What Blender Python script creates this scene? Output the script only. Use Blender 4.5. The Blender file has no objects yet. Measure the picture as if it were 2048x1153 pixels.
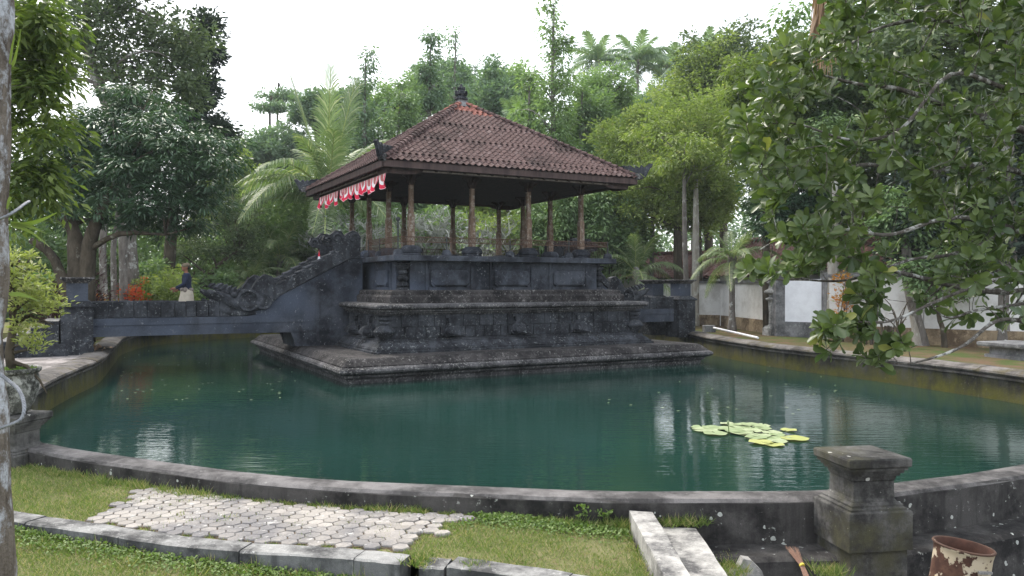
import bpy, math, random
import numpy as np
from mathutils import Vector, Matrix, Euler

# ------------------------------------------------------------------ camera, sky, sun, exposure
SC = bpy.context.scene
COL = SC.collection
F, EYE, HY = 1603.0, 2.36, 570.0
cam = bpy.data.cameras.new('camera'); camo = bpy.data.objects.new('camera', cam); COL.objects.link(camo)
camo.location = (0, 0, EYE); camo.rotation_euler = (math.radians(90 - 0.232), 0, 0)
cam.sensor_width = 36; cam.lens = 36 * F / 2048; cam.clip_start = 0.1; cam.clip_end = 2000
SC.camera = camo

SUN_EL, SUN_AZ = 52.0, -40.0     # azimuth measured from +Y towards +X of where the sun stands
W = bpy.data.worlds.new('World'); SC.world = W; W.use_nodes = True
wn = W.node_tree.nodes; wl = W.node_tree.links; wn.clear()
sky = wn.new('ShaderNodeTexSky'); sky.sky_type = 'NISHITA'; sky.sun_disc = False
sky.sun_elevation = math.radians(SUN_EL); sky.sun_rotation = math.radians(SUN_AZ)
sky.air_density = 1.0; sky.dust_density = 5.0; sky.ozone_density = 1.0
bg1 = wn.new('ShaderNodeBackground'); bg1.inputs[1].default_value = 0.07
wl.new(sky.outputs[0], bg1.inputs[0])
bg2 = wn.new('ShaderNodeBackground'); bg2.inputs[0].default_value = (0.93, 0.97, 1.0, 1); bg2.inputs[1].default_value = 1.0
add = wn.new('ShaderNodeAddShader'); out = wn.new('ShaderNodeOutputWorld')
wl.new(bg1.outputs[0], add.inputs[0]); wl.new(bg2.outputs[0], add.inputs[1]); wl.new(add.outputs[0], out.inputs[0])
sl = bpy.data.lights.new('sun', 'SUN'); sl.energy = 2.0; sl.angle = math.radians(14); sl.color = (1, 0.95, 0.86)
so = bpy.data.objects.new('sun', sl); COL.objects.link(so)
_a, _e = math.radians(SUN_AZ), math.radians(SUN_EL)
so.rotation_euler = Vector((math.sin(_a) * math.cos(_e), math.cos(_a) * math.cos(_e), math.sin(_e))).to_track_quat('Z', 'Y').to_euler()
so.location = (0, 0, 60)
SC.view_settings.view_transform = 'Standard'; SC.view_settings.look = 'None'
SC.view_settings.exposure = 0.7; SC.view_settings.gamma = 1.0; SC.view_settings.use_curve_mapping = False
SC.cycles.max_bounces = 6; SC.cycles.diffuse_bounces = 3; SC.cycles.transparent_max_bounces = 8

# ------------------------------------------------------------------ measuring helpers
def Wp(x, y, d):            # a point d metres ahead seen at (x, y) of the 2048-wide photograph
    return Vector(((x - 1024) / F * d, d, EYE - (y - HY) / F * d))
def Gp(x, y, z):            # the point of the level z seen there
    return Wp(x, y, F * (EYE - z) / (y - HY))
CX, CY, TH = -1.66, 26.25, math.radians(28)
UX, UY = math.cos(TH), math.sin(TH)
def AB(a, b, z=0):          # pavilion frame: a along the bridges, b towards the front
    return Vector((CX + a * UX + b * UY, CY + a * UY - b * UX, z))

# ------------------------------------------------------------------ object helpers
def tag(o, label=None, cat=None, group=None, kind=None):
    if label: o['label'] = label
    if cat: o['category'] = cat
    if group: o['group'] = group
    if kind: o['kind'] = kind
    return o
def empty(name, loc=(0, 0, 0), rz=0, **k):
    o = bpy.data.objects.new(name, None); COL.objects.link(o); o.location = loc; o.rotation_euler = (0, 0, rz)
    o.empty_display_size = 0.2
    return tag(o, **k)
def link(name, me, parent=None, m=None, loc=None, rot=None, scale=None):
    o = bpy.data.objects.new(name, me); COL.objects.link(o)
    if parent: o.parent = parent
    if m is not None and not me.materials: me.materials.append(m)
    if loc is not None: o.location = loc
    if rot is not None: o.rotation_euler = rot
    if scale is not None: o.scale = scale
    return o
class MB:
    def __init__(s): s.v = []; s.f = []; s.mi = []; s.cur = 0
    def add(s, vs, fs, M=None):
        n = len(s.v)
        if M is not None: vs = [M @ Vector(q) for q in vs]
        s.v += [tuple(q) for q in vs]; s.f += [tuple(i + n for i in f) for f in fs]; s.mi += [s.cur] * len(fs)
        return s
    def box(s, x0, x1, y0, y1, z0, z1, M=None, bev=0):
        if bev:
            b = bev; vs = []
            for (z, i) in ((z0, b), (z0 + b, 0), (z1 - b, 0), (z1, b)):
                for (sx, sy) in ((0, 0), (1, 0), (1, 1), (0, 1)):
                    xa = x0 + i if not sx else x1 - i; ya = y0 + i if not sy else y1 - i
                    # chamfered corner: two verts
                    if i == 0:
                        if (sx, sy) == (0, 0): vs += [(x0, y0 + b, z), (x0 + b, y0, z)]
                        if (sx, sy) == (1, 0): vs += [(x1 - b, y0, z), (x1, y0 + b, z)]
                        if (sx, sy) == (1, 1): vs += [(x1, y1 - b, z), (x1 - b, y1, z)]
                        if (sx, sy) == (0, 1): vs += [(x0 + b, y1, z), (x0, y1 - b, z)]
                    else: vs += [(xa, ya, z), (xa, ya, z)]
            fs = [tuple(range(7, -1, -1)), tuple(range(24, 32))]
            for k in range(3):
                for j in range(8):
                    a, c = k * 8 + j, k * 8 + (j + 1) % 8
                    fs.append((a, c, c + 8, a + 8))
            return s.add(vs, fs, M)
        vs = [(x0, y0, z0), (x1, y0, z0), (x1, y1, z0), (x0, y1, z0), (x0, y0, z1), (x1, y0, z1), (x1, y1, z1), (x0, y1, z1)]
        return s.add(vs, [(3, 2, 1, 0), (4, 5, 6, 7), (0, 1, 5, 4), (1, 2, 6, 5), (2, 3, 7, 6), (3, 0, 4, 7)], M)
    def sq(s, prof, M=None, n=4, rot=None, caps=True):      # n-sided profile of (half-side, z)
        vs = []; rot = math.pi / n if rot is None else rot
        k = 1 / math.cos(math.pi / n)
        for (r, z) in prof:
            for j in range(n):
                t = rot + 2 * math.pi * j / n; vs.append((r * k * math.cos(t), r * k * math.sin(t), z))
        fs = []
        for i in range(len(prof) - 1):
            for j in range(n):
                a, b = i * n + j, i * n + (j + 1) % n; fs.append((a, b, b + n, a + n))
        if caps: fs += [tuple(range(n - 1, -1, -1)), tuple(range((len(prof) - 1) * n, len(prof) * n))]
        return s.add(vs, fs, M)
    def lathe(s, prof, n=16, M=None): return s.sq([(r * math.cos(math.pi / n), z) for r, z in prof], M, n, 0)
    def tube(s, pts, rad, n=6, cap=True):
        pts = [Vector(p) for p in pts]; m = len(pts)
        if not isinstance(rad, (list, tuple)): rad = [rad] * m
        vs = []; up = None
        for i, p in enumerate(pts):
            d = (pts[min(i + 1, m - 1)] - pts[max(i - 1, 0)])
            if d.length < 1e-9: d = Vector((0, 0, 1))
            d.normalize()
            if up is None: up = d.orthogonal().normalized()
            else:
                up = up - d * up.dot(d)
                up = up.normalized() if up.length > 1e-6 else d.orthogonal().normalized()
            w = d.cross(up)
            for j in range(n):
                t = 2 * math.pi * j / n; vs.append(p + (up * math.cos(t) + w * math.sin(t)) * rad[i])
        fs = [(i * n + j, i * n + (j + 1) % n, (i + 1) * n + (j + 1) % n, (i + 1) * n + j) for i in range(m - 1) for j in range(n)]
        if cap: fs += [tuple(range(n - 1, -1, -1)), tuple(range((m - 1) * n, m * n))]
        return s.add(vs, fs)
    def ball(s, c, r, n=8, M=None):
        r = r if isinstance(r, (list, tuple)) else (r, r, r); vs = []; fs = []; h = n // 2
        for i in range(h + 1):
            t = math.pi * i / h
            for j in range(n):
                q = 2 * math.pi * j / n
                vs.append((c[0] + r[0] * math.sin(t) * math.cos(q), c[1] + r[1] * math.sin(t) * math.sin(q), c[2] + r[2] * math.cos(t)))
        for i in range(h):
            for j in range(n):
                a, b = i * n + j, i * n + (j + 1) % n; fs.append((a, a + n, b + n, b))
        return s.add(vs, fs, M)
    def prism(s, poly, y0, y1, M=None):      # polygon in x,z extruded along y
        n = len(poly); vs = [(x, y0, z) for x, z in poly] + [(x, y1, z) for x, z in poly]
        fs = [tuple(range(n)), tuple(range(2 * n - 1, n - 1, -1))] + [(i + n, (i + 1) % n + n, (i + 1) % n, i) for i in range(n)]
        return s.add(vs, fs, M)
    def mesh(s, name, m=None, smooth=False):
        me = bpy.data.meshes.new(name); me.from_pydata(s.v, [], s.f)
        for q in (m if isinstance(m, (list, tuple)) else [m]):
            if q: me.materials.append(q)
        if any(s.mi): me.polygons.foreach_set('material_index', s.mi)
        if smooth: me.polygons.foreach_set('use_smooth', [True] * len(me.polygons))
        me.validate(); me.update(); return me
    def build(s, name, m=None, parent=None, smooth=False, **k):
        o = link(name, s.mesh(name, m, smooth), parent); return tag(o, **k)
def sharp(o, deg=40):
    me = o.data; me.polygons.foreach_set('use_smooth', [True] * len(me.polygons))
    try: me.set_sharp_from_angle(angle=math.radians(deg))
    except Exception: pass
    return o
def catmull(P, n, closed=False):
    P = [Vector(p) for p in P]; out = []; m = len(P)
    R = range(m if closed else m - 1)
    for i in R:
        g = lambda k: P[k % m] if closed else P[max(0, min(m - 1, k))]
        a, b, c, d = g(i - 1), g(i), g(i + 1), g(i + 2)
        for j in range(n):
            t = j / n
            out.append(0.5 * ((2 * b) + (c - a) * t + (2 * a - 5 * b + 4 * c - d) * t * t + (3 * b - a - 3 * c + d) * t ** 3))
    if not closed: out.append(P[-1])
    return out

# ------------------------------------------------------------------ materials
class NT:
    def __init__(s, name):
        s.m = bpy.data.materials.new(name); s.m.use_nodes = True; s.n = s.m.node_tree.nodes; s.l = s.m.node_tree.links
        s.b = s.n['Principled BSDF']; s.pos = s.n.new('ShaderNodeNewGeometry').outputs['Position']
    def map(s, sc=(1, 1, 1), src=None):
        q = s.n.new('ShaderNodeMapping'); q.inputs['Scale'].default_value = sc; s.l.new(src or s.pos, q.inputs[0]); return q.outputs[0]
    def noise(s, scale, detail=4, rough=0.6, vec=None, out=0):
        q = s.n.new('ShaderNodeTexNoise'); q.inputs['Scale'].default_value = scale; q.inputs['Detail'].default_value = detail
        q.inputs['Roughness'].default_value = rough; s.l.new(vec or s.pos, q.inputs['Vector']); return q.outputs[out]
    def vor(s, scale, vec=None, out='Distance', feat='F1'):
        q = s.n.new('ShaderNodeTexVoronoi'); q.feature = feat; q.inputs['Scale'].default_value = scale; s.l.new(vec or s.pos, q.inputs['Vector']); return q.outputs[out]
    def ramp(s, fac, a, b, va=0.0, vb=1.0):
        q = s.n.new('ShaderNodeMapRange'); q.inputs[1].default_value = a; q.inputs[2].default_value = b
        q.inputs[3].default_value = va; q.inputs[4].default_value = vb; s.l.new(fac, q.inputs[0]); return q.outputs[0]
    def mix(s, fac, a, b, typ='MIX'):
        q = s.n.new('ShaderNodeMix'); q.data_type = 'RGBA'; q.blend_type = typ
        for i, v in ((0, fac), (6, a), (7, b)):
            if hasattr(v, 'is_linked') or hasattr(v, 'links'): s.l.new(v, q.inputs[i])
            elif i == 0: q.inputs[0].default_value = v
            else: q.inputs[i].default_value = (*v, 1)
        return q.outputs[2]
    def math(s, op, a, b=0.0):
        q = s.n.new('ShaderNodeMath'); q.operation = op
        for i, v in ((0, a), (1, b)):
            if hasattr(v, 'links'): s.l.new(v, q.inputs[i])
            else: q.inputs[i].default_value = v
        return q.outputs[0]
    def col(s, c):
        if hasattr(c, 'links'): s.l.new(c, s.b.inputs['Base Color'])
        else: s.b.inputs['Base Color'].default_value = (*c, 1)
    def bump(s, h, dist=0.02, st=0.6):
        q = s.n.new('ShaderNodeBump'); q.inputs['Strength'].default_value = st; q.inputs['Distance'].default_value = dist
        s.l.new(h, q.inputs['Height']); s.l.new(q.outputs[0], s.b.inputs['Normal'])
    def rough(s, r, spec=0.3):
        if hasattr(r, 'links'): s.l.new(r, s.b.inputs['Roughness'])
        else: s.b.inputs['Roughness'].default_value = r
        s.b.inputs['Specular IOR Level'].default_value = spec
    def sepz(s):
        q = s.n.new('ShaderNodeSeparateXYZ'); s.l.new(s.pos, q.inputs[0]); return q.outputs
def stone(name, c1, c2, spot=(0.3, 0.3, 0.3), sp=(0.65, 0.7), sc=1.0, moss=None, mossz=None, bump=0.012, streak=0.5, spots=14, extra=None, dots=None, blo=.5):
    t = NT(name)
    a = t.noise(1.3 * sc, 6, 0.65); c = t.mix(t.ramp(a, 0.42, 0.6), tuple(q * .6 for q in c1), c2); c = t.mix(t.math('MULTIPLY', t.ramp(t.noise(4.5 * sc, 6, 0.78), 0.5, 0.64), blo), c, tuple(q * 1.8 for q in c2)); c = t.mix(t.math('MULTIPLY', t.ramp(t.noise(3.1 * sc, 6, 0.8, t.map((1.1, .9, 1), None)), 0.54, 0.66), blo), c, tuple(q * .4 for q in c1))
    st = t.noise(5 * sc, 4, 0.6, t.map((1, 1, 0.12)))
    c = t.mix(t.math('MULTIPLY', t.ramp(st, 0.5, 0.66), streak), c, tuple(q * 0.42 for q in c1))
    if extra:
        g = t.noise(0.45 * sc, 3, 0.6); c = t.mix(t.ramp(g, 0.48, 0.62), c, extra)
    if moss:
        g = t.noise(2.2, 6, 0.7)
        if mossz:
            z = t.sepz()[2]; k = t.math('MULTIPLY', t.ramp(z, mossz[0], mossz[1], 1, 0), 1.0); f = t.math('ADD', g, t.math('MULTIPLY', k, 0.35)); f = t.ramp(t.math('ADD', f, t.math('MULTIPLY', t.math('SUBTRACT', t.noise(7, 5, .7, t.map((1, 1, .3))), .5), .8)), 0.52, 0.95)
        else: f = t.ramp(g, 0.5, 0.68)
        c = t.mix(f, c, t.mix(t.noise(9, 3), moss, tuple(q * 0.45 for q in moss)))
    s2 = t.noise(spots * sc, 5, 0.75); big = t.noise(1.7 * sc, 2)
    f = t.ramp(t.math('ADD', s2, t.math('MULTIPLY', big, 0.18)), sp[0] + 0.075, sp[1] + 0.075)
    c = t.mix(t.math('MULTIPLY', f, .75), c, spot)
    if dots:
        dv = t.math('ADD', t.vor(dots), t.math('MULTIPLY', t.noise(dots * 3, 3), .16)); mk = t.ramp(t.noise(dots * .33, 3, .7), .5, .62, 0, .34)
        c = t.mix(t.math('MULTIPLY', t.math('LESS_THAN', dv, mk), .8), c, tuple(min(.62, q * 1.35) for q in spot))
    fine = t.noise(70 * sc, 3, 0.7); c = t.mix(0.5, c, t.mix(t.ramp(fine, 0.3, 0.7), tuple([0.55] * 3), tuple([1.35] * 3)), 'MULTIPLY')
    t.col(c); t.rough(0.9, 0.25)
    h = t.math('ADD', t.noise(9 * sc, 6, 0.7), t.math('MULTIPLY', fine, 0.4)); t.bump(h, bump, 0.8)
    return t.m
def wood(name, c1, c2, sc=1.0, spot=None):
    t = NT(name); n = t.noise(9 * sc, 5, 0.65, t.map((1, 1, 0.15))); c = t.mix(t.ramp(n, 0.35, 0.65), c1, c2)
    if spot: c = t.mix(t.ramp(t.noise(6 * sc, 5, 0.7), 0.5, 0.66), c, spot)
    t.col(c); t.rough(0.75, 0.2); t.bump(n, 0.01, 0.5); return t.m
def bark(name, c1, c2, lich=None, sc=1.0, lt=(0.55, 0.6), bump=0.02):
    t = NT(name); n = t.noise(6 * sc, 6, 0.7, t.map((1, 1, 0.3))); c = t.mix(t.ramp(n, 0.35, 0.65), c1, c2)
    if lich: c = t.mix(t.ramp(t.noise(2.6 * sc, 6, 0.72), *lt), c, lich)
    t.col(c); t.rough(0.95, 0.1); t.bump(t.math('ADD', n, t.noise(25 * sc, 4, 0.7)), bump, 0.9); return t.m
def plain(name, c, r=0.7, var=0.25, sc=8, metal=0.0, spec=0.3):
    t = NT(name); n = t.noise(sc, 4, 0.65); t.col(t.mix(t.ramp(n, 0.3, 0.7), tuple(q * (1 - var) for q in c), tuple(q * (1 + var) for q in c)))
    t.rough(r, spec); t.b.inputs['Metallic'].default_value = metal; return t.m
def leaf(name, c1, c2, c3=None, rough=0.5, trans=0.35, spec=0.3, sc=0.5, p3=(0.9, 0.95)):
    t = NT(name); at = t.n.new('ShaderNodeAttribute'); at.attribute_name = 'tint'; v = at.outputs['Fac']
    k = t.math('ADD', t.math('MULTIPLY', v, 0.55), t.math('MULTIPLY', t.noise(sc, 3), 0.45))
    c = t.mix(t.ramp(k, 0.25, 0.75), c1, c2)
    if c3: c = t.mix(t.ramp(v, p3[0], p3[1]), c, c3)
    t.col(c); t.rough(rough, spec)
    tr = t.n.new('ShaderNodeBsdfTranslucent'); t.l.new(t.mix(1.0, c, (1.0, 1.15, 0.5), 'MULTIPLY'), tr.inputs[0])
    ms = t.n.new('ShaderNodeMixShader'); ms.inputs[0].default_value = trans
    t.l.new(t.b.outputs[0], ms.inputs[1]); t.l.new(tr.outputs[0], ms.inputs[2])
    t.l.new(ms.outputs[0], t.n['Material Output'].inputs['Surface']); return t.m

M = {}
M['stone'] = stone('dark_stone', (0.021, 0.023, 0.029), (0.056, 0.06, 0.07), (0.24, 0.25, 0.25), (0.60, 0.66))
M['stone_b'] = stone('haze_tinted_stone', (0.022, 0.025, 0.034), (0.07, 0.077, 0.095), (0.3, 0.31, 0.33), (0.62, 0.72), 0.7, extra=(0.075, 0.09, 0.125), blo=.22)  # bluish cast of the haze mixed into the grey stone colour
M['stone_br'] = stone('brown_black_stone', (0.022, 0.02, 0.021), (0.055, 0.05, 0.05), (0.24, 0.23, 0.22), (0.59, 0.65))
M['lip'] = stone('worn_grey_stone', (0.042, 0.04, 0.043), (0.1, 0.096, 0.1), (0.34, 0.33, 0.31), (0.56, 0.64), streak=0.3, spots=18)
M['wallin'] = stone('mossy_wall', (0.04, 0.038, 0.034), (0.085, 0.08, 0.068), (0.16, 0.16, 0.12), moss=(0.12, 0.115, 0.022), mossz=(0.08, 0.5), streak=0.9, blo=.22)
M['cope'] = stone('weathered_coping', (0.10, 0.09, 0.085), (0.18, 0.165, 0.155), (0.36, 0.34, 0.3), streak=0.3, moss=(0.12, 0.10, 0.05), blo=.22)
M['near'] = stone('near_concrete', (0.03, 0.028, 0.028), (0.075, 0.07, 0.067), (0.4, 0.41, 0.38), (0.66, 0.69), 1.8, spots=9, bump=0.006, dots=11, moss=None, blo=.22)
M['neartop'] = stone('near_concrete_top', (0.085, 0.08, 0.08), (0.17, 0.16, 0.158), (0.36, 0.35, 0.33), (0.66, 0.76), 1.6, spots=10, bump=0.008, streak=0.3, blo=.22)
M['post'] = stone('lichened_post_stone', (0.05, 0.048, 0.046), (0.13, 0.125, 0.118), (0.42, 0.41, 0.38), (0.68, 0.74), 2.2, spots=8, bump=0.006, moss=(0.09, 0.085, 0.05), dots=10, blo=.22)
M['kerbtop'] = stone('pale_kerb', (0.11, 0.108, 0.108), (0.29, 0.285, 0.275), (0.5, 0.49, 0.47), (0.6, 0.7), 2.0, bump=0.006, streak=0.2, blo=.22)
M['kerbshade'] = stone('kerb_shaded_side', (0.08, 0.08, 0.085), (0.17, 0.17, 0.175), (0.3, 0.3, 0.28), sc=2.0, streak=0.6, bump=0.005, blo=.22)  # same kerb concrete, darkened for the shade on its front face
M['slab'] = stone('bleached_slab', (0.15, 0.145, 0.145), (0.42, 0.405, 0.38), (0.6, 0.58, 0.54), (0.6, 0.72), 2.2, bump=0.006, streak=0.2, blo=.22)
M['soil'] = stone('dark_soil', (0.09, 0.065, 0.045), (0.17, 0.13, 0.09), (0.2, 0.2, 0.1), sc=3, bump=0.03)
M['wood'] = wood('weathered_post_wood', (0.1, 0.062, 0.04), (0.26, 0.18, 0.13), 1.5, (0.38, 0.34, 0.3))
M['dwood'] = wood('dark_roof_wood', (0.035, 0.024, 0.022), (0.075, 0.048, 0.042))
M['fascia'] = wood('fascia_wood', (0.05, 0.033, 0.032), (0.1, 0.068, 0.062), 0.7)
M['edge'] = wood('pale_edge_wood', (0.16, 0.125, 0.105), (0.3, 0.25, 0.22))
M['iron'] = plain('rusty_iron', (0.09, 0.05, 0.035), 0.8)
M['ironp'] = plain('grey_green_iron', (0.05, 0.055, 0.055), 0.7)
def tilemat(name, c1, c2, c3):
    t = NT(name); n = t.noise(9, 2, 0.5); c = t.mix(t.ramp(n, 0.35, 0.65), c1, c2); c = t.mix(t.ramp(t.noise(3.2, 5, 0.7), 0.56, 0.7), c, c3)
    c = t.mix(t.ramp(t.noise(1.1, 4), 0.5, 0.65), c, tuple(q * 0.55 for q in c1)); t.col(c); t.rough(0.85, 0.2); t.bump(t.noise(40, 4), 0.006, 0.6); return t.m
M['tile'] = tilemat('old_clay_tile', (0.072, 0.043, 0.04), (0.125, 0.078, 0.073), (0.2, 0.15, 0.145))
M['tileo'] = tilemat('orange_clay_tile', (0.24, 0.095, 0.075), (0.32, 0.14, 0.11), (0.15, 0.08, 0.075))
M['tileb'] = tilemat('village_clay_tile', (0.17, 0.09, 0.075), (0.25, 0.15, 0.13), (0.36, 0.3, 0.28))
t = NT('pool_water'); wv = t.map((1, 1, 1)); h = t.math('ADD', t.noise(3.2, 3, 0.5, t.map((0.6, 2.6, 1))), t.math('MULTIPLY', t.noise(14, 2, 0.5, t.map((0.5, 2.2, 1))), 0.25))
g = t.noise(0.12, 3); t.col(t.mix(t.ramp(g, 0.38, 0.62), (0.008, 0.028, 0.022), (0.012, 0.042, 0.034)))
t.rough(0.03, 0.5); t.b.inputs['IOR'].default_value = 1.33
t.bump(t.math('MULTIPLY', h, t.ramp(t.noise(0.35, 3), 0.35, 0.65, 0.25, 1.0)), 0.014, 0.5); M['water'] = t.m
def pav():
    t = NT('hex_paver_concrete'); oi = t.n.new('ShaderNodeObjectInfo').outputs['Random']
    c = t.mix(oi, (0.29, 0.265, 0.24), (0.42, 0.385, 0.35)); d = t.noise(1.5, 5, 0.7)
    c = t.mix(t.ramp(d, 0.42, 0.6), c, (0.2, 0.19, 0.19)); c = t.mix(t.ramp(t.noise(12, 5, 0.7), 0.58, 0.68), c, (0.55, 0.53, 0.5))
    c = t.mix(t.ramp(t.noise(60, 3), 0.3, 0.7), t.mix(1.0, c, (0.75, 0.75, 0.75), 'MULTIPLY'), c)
    t.col(c); t.rough(0.9, 0.2); t.bump(t.noise(50, 4, 0.7), 0.004, 0.7); return t.m
M['paver'] = pav()
t = NT('lawn_soil'); n = t.noise(2.5, 6, 0.7); c = t.mix(t.ramp(n, 0.35, 0.65), (0.11, 0.125, 0.045), (0.19, 0.175, 0.09)); c = t.mix(t.ramp(t.noise(9, 5, 0.7), 0.55, 0.7), c, (0.16, 0.12, 0.07))
t.col(c); t.rough(1, 0.1); t.bump(t.noise(40, 4), 0.02, 0.8); M['lawn'] = t.m
t = NT('garden_earth'); n = t.noise(0.8, 6, 0.7); c = t.mix(t.ramp(n, 0.4, 0.6), (0.13, 0.085, 0.055), (0.06, 0.085, 0.025)); t.col(c); t.rough(1, 0.1); t.bump(t.noise(8, 5), 0.05, 0.8); M['ground'] = t.m
M['yard'] = stone('dark_yard', (0.05, 0.048, 0.048), (0.1, 0.095, 0.09), sc=2)
M['pave2'] = stone('pale_yard_paving', (0.2, 0.18, 0.17), (0.32, 0.29, 0.28), sc=1.2, streak=0.1)
t = NT('whitewash'); z = t.sepz()[2]; n = t.noise(1.5, 6, 0.7); c = t.mix(t.ramp(n, 0.45, 0.7), (0.72, 0.71, 0.7), (0.5, 0.48, 0.46)); t.col(c); t.rough(0.9, 0.2); M['white'] = t.m
t = NT('bright_whitewash'); n = t.noise(3, 6, 0.7); t.col(t.mix(t.ramp(n, 0.4, 0.8), (0.82, 0.83, 0.87), (0.66, 0.66, 0.7))); t.rough(0.9, 0.2); M['white2'] = t.m  # brighter, cooler white than the long compound wall
M['wbase'] = stone('brown_wall_base', (0.2, 0.14, 0.09), (0.3, 0.23, 0.15), (0.35, 0.33, 0.3), sc=1.2, streak=0.3)
M['lant'] = stone('pale_lantern_stone', (.2, .2, .19), (.34, .335, .32), (.45, .44, .42))
M['greyp'] = stone('grey_render', (0.15, 0.15, 0.155), (0.22, 0.22, 0.225), streak=0.3)
M['grass'] = leaf('grass_blade', (0.11, 0.175, 0.04), (0.24, 0.3, 0.09), (0.42, 0.36, 0.2), 0.6, 0.35, 0.2, 2.2, (0.72, 0.8))
M['weed'] = leaf('weed_leaf', (0.08, 0.14, 0.03), (0.18, 0.26, 0.07), None, 0.5, 0.35)
# ------------------------------------------------------------------ ground, water, pool walls
R = random.Random(7)
OUT = [(-8.59, 14.7), (-7.7, 12.4), (-6.7, 10.6), (-5.7, 9.35), (-5.17, 8.88), (-4.05, 8.23), (-1.93, 7.29), (0, 6.93), (.96, 6.81), (2.54, 6.84), (3.4, 7.1), (5.0, 7.84), (7.2, 9.4), (9.0, 11.3), (9.95, 13.5), (10.07, 15.76), (9.5, 17.8), (8.93, 19.55), (8.19, 21.2), (7.39, 23.4), (6.75, 26.6), (6.5, 29.6), (5.8, 33), (2.5, 37.5), (-3, 39.5), (-8, 38.5), (-12, 35.5), (-13.9, 31.6), (-13.3, 27.5), (-12.0, 24.2), (-10.9, 21.6), (-9.85, 19.0), (-9.3, 17.0)]
OUTS = [Vector((p.x, p.y, 0)) for p in catmull([(x, y, 0) for x, y in OUT], 4, True)]
N_ = len(OUTS)
def normals(P, closed):
    out = []; m = len(P)
    for i in range(m):
        a = P[(i - 1) % m] if closed else P[max(0, i - 1)]; b = P[(i + 1) % m] if closed else P[min(m - 1, i + 1)]
        d = (b - a); d.z = 0; d.normalize(); out.append(Vector((d.y, -d.x, 0)))     # outward (path runs anticlockwise)
    return out
NRM = normals(OUTS, True)
_c = Vector((-1.5, 22, 0))
if sum((OUTS[i] - _c).dot(NRM[i]) for i in range(N_)) < 0: NRM = [-n for n in NRM]
def sweep(name, P, Nn, prof, m, parent=None, closed=False, jit=0, **k):
    b = MB(); L = len(prof); rr = random.Random(3)
    for p, n in zip(P, Nn):
        for (o, z) in prof: b.v.append(tuple(p + n * (o + rr.uniform(-jit, jit)) + Vector((0, 0, z + rr.uniform(-jit, jit)))))
    m_ = len(P)
    for i in range(m_ if closed else m_ - 1):
        for j in range(L - 1):
            a = i * L + j; c = ((i + 1) % m_) * L + j; b.f.append((a, c, c + 1, a + 1)); b.mi.append(0)
    if not closed: b.f += [tuple(range(L)), tuple(range((m_ - 1) * L + L - 1, (m_ - 1) * L - 1, -1))]; b.mi += [0, 0]
    o = b.build(name, m, parent, **k); me = o.data
    bm_fix(me); return sharp(o, 35)
import bmesh
def bm_fix(me):
    bm = bmesh.new(); bm.from_mesh(me); bmesh.ops.recalc_face_normals(bm, faces=bm.faces); bm.to_mesh(me); bm.free()

b = MB(); b.v = [tuple(p + n * 0.1) for p, n in zip(OUTS, NRM)] ; b.f = [tuple(range(N_))]; b.mi = [0]
wtr = b.build('pool_water', M['water'], kind='structure')
bm = bmesh.new(); bm.from_mesh(wtr.data); bmesh.ops.triangulate(bm, faces=bm.faces); bm.normal_update(); bm.faces.ensure_lookup_table()
if bm.faces[0].normal.z < 0: bmesh.ops.reverse_faces(bm, faces=bm.faces)
bm.to_mesh(wtr.data); bm.free()

def gz(x, y):
    near = 1 - min(1, max(0, (y - 9.3) / 1.6))
    h = 0.55 + 0.03 * math.sin(x * 0.9) * math.cos(y * 0.7) + min(1.2, max(0, (y - 40) * 0.03))
    return h * (1 - near) + (-0.9) * near
b = MB(); fac = [0.3, 1.2, 2.5, 4, 7, 12, 20, 35, 70, 160, 380]
for i, p in enumerate(OUTS):
    d = (p - _c); L0 = d.length; d.normalize()
    for f_ in fac:
        q = _c + d * (L0 + f_) ; b.v.append((q.x, q.y, gz(q.x, q.y)))
K = len(fac)
for i in range(N_):
    for j in range(K - 1):
        a = i * K + j; c = ((i + 1) % N_) * K + j; b.f.append((a, a + 1, c + 1, c)); b.mi.append(0)
g_ = b.build('ground', M['ground'], kind='structure'); bm_fix(g_.data)

def seg(p0, p1):       # outline indices between two control points
    i0, i1 = p0 * 4, p1 * 4
    idx = list(range(i0, i1 + 1)) if i1 >= i0 else list(range(i0, N_)) + list(range(0, i1 + 1))
    return [OUTS[i % N_] for i in idx], [NRM[i % N_] for i in idx]
WT = 0.61
# near wall
wn_ = empty('pool_wall', (0, 6.8, 0), label='low plain grey concrete wall curving along the near edge of the pool', cat='wall')
P, Q = seg(3, 14)
P2 = [p - Vector((0, 6.8, 0)) for p in P]
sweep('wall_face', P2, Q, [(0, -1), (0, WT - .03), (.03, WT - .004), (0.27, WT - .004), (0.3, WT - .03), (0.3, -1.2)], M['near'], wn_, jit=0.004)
sweep('wall_top', P2, Q, [(0.004, WT - .02), (0.03, WT + .004), (.15, WT + .012), (.27, WT + .002), (.296, WT - .024)], M['neartop'], wn_, jit=0.003)
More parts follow.
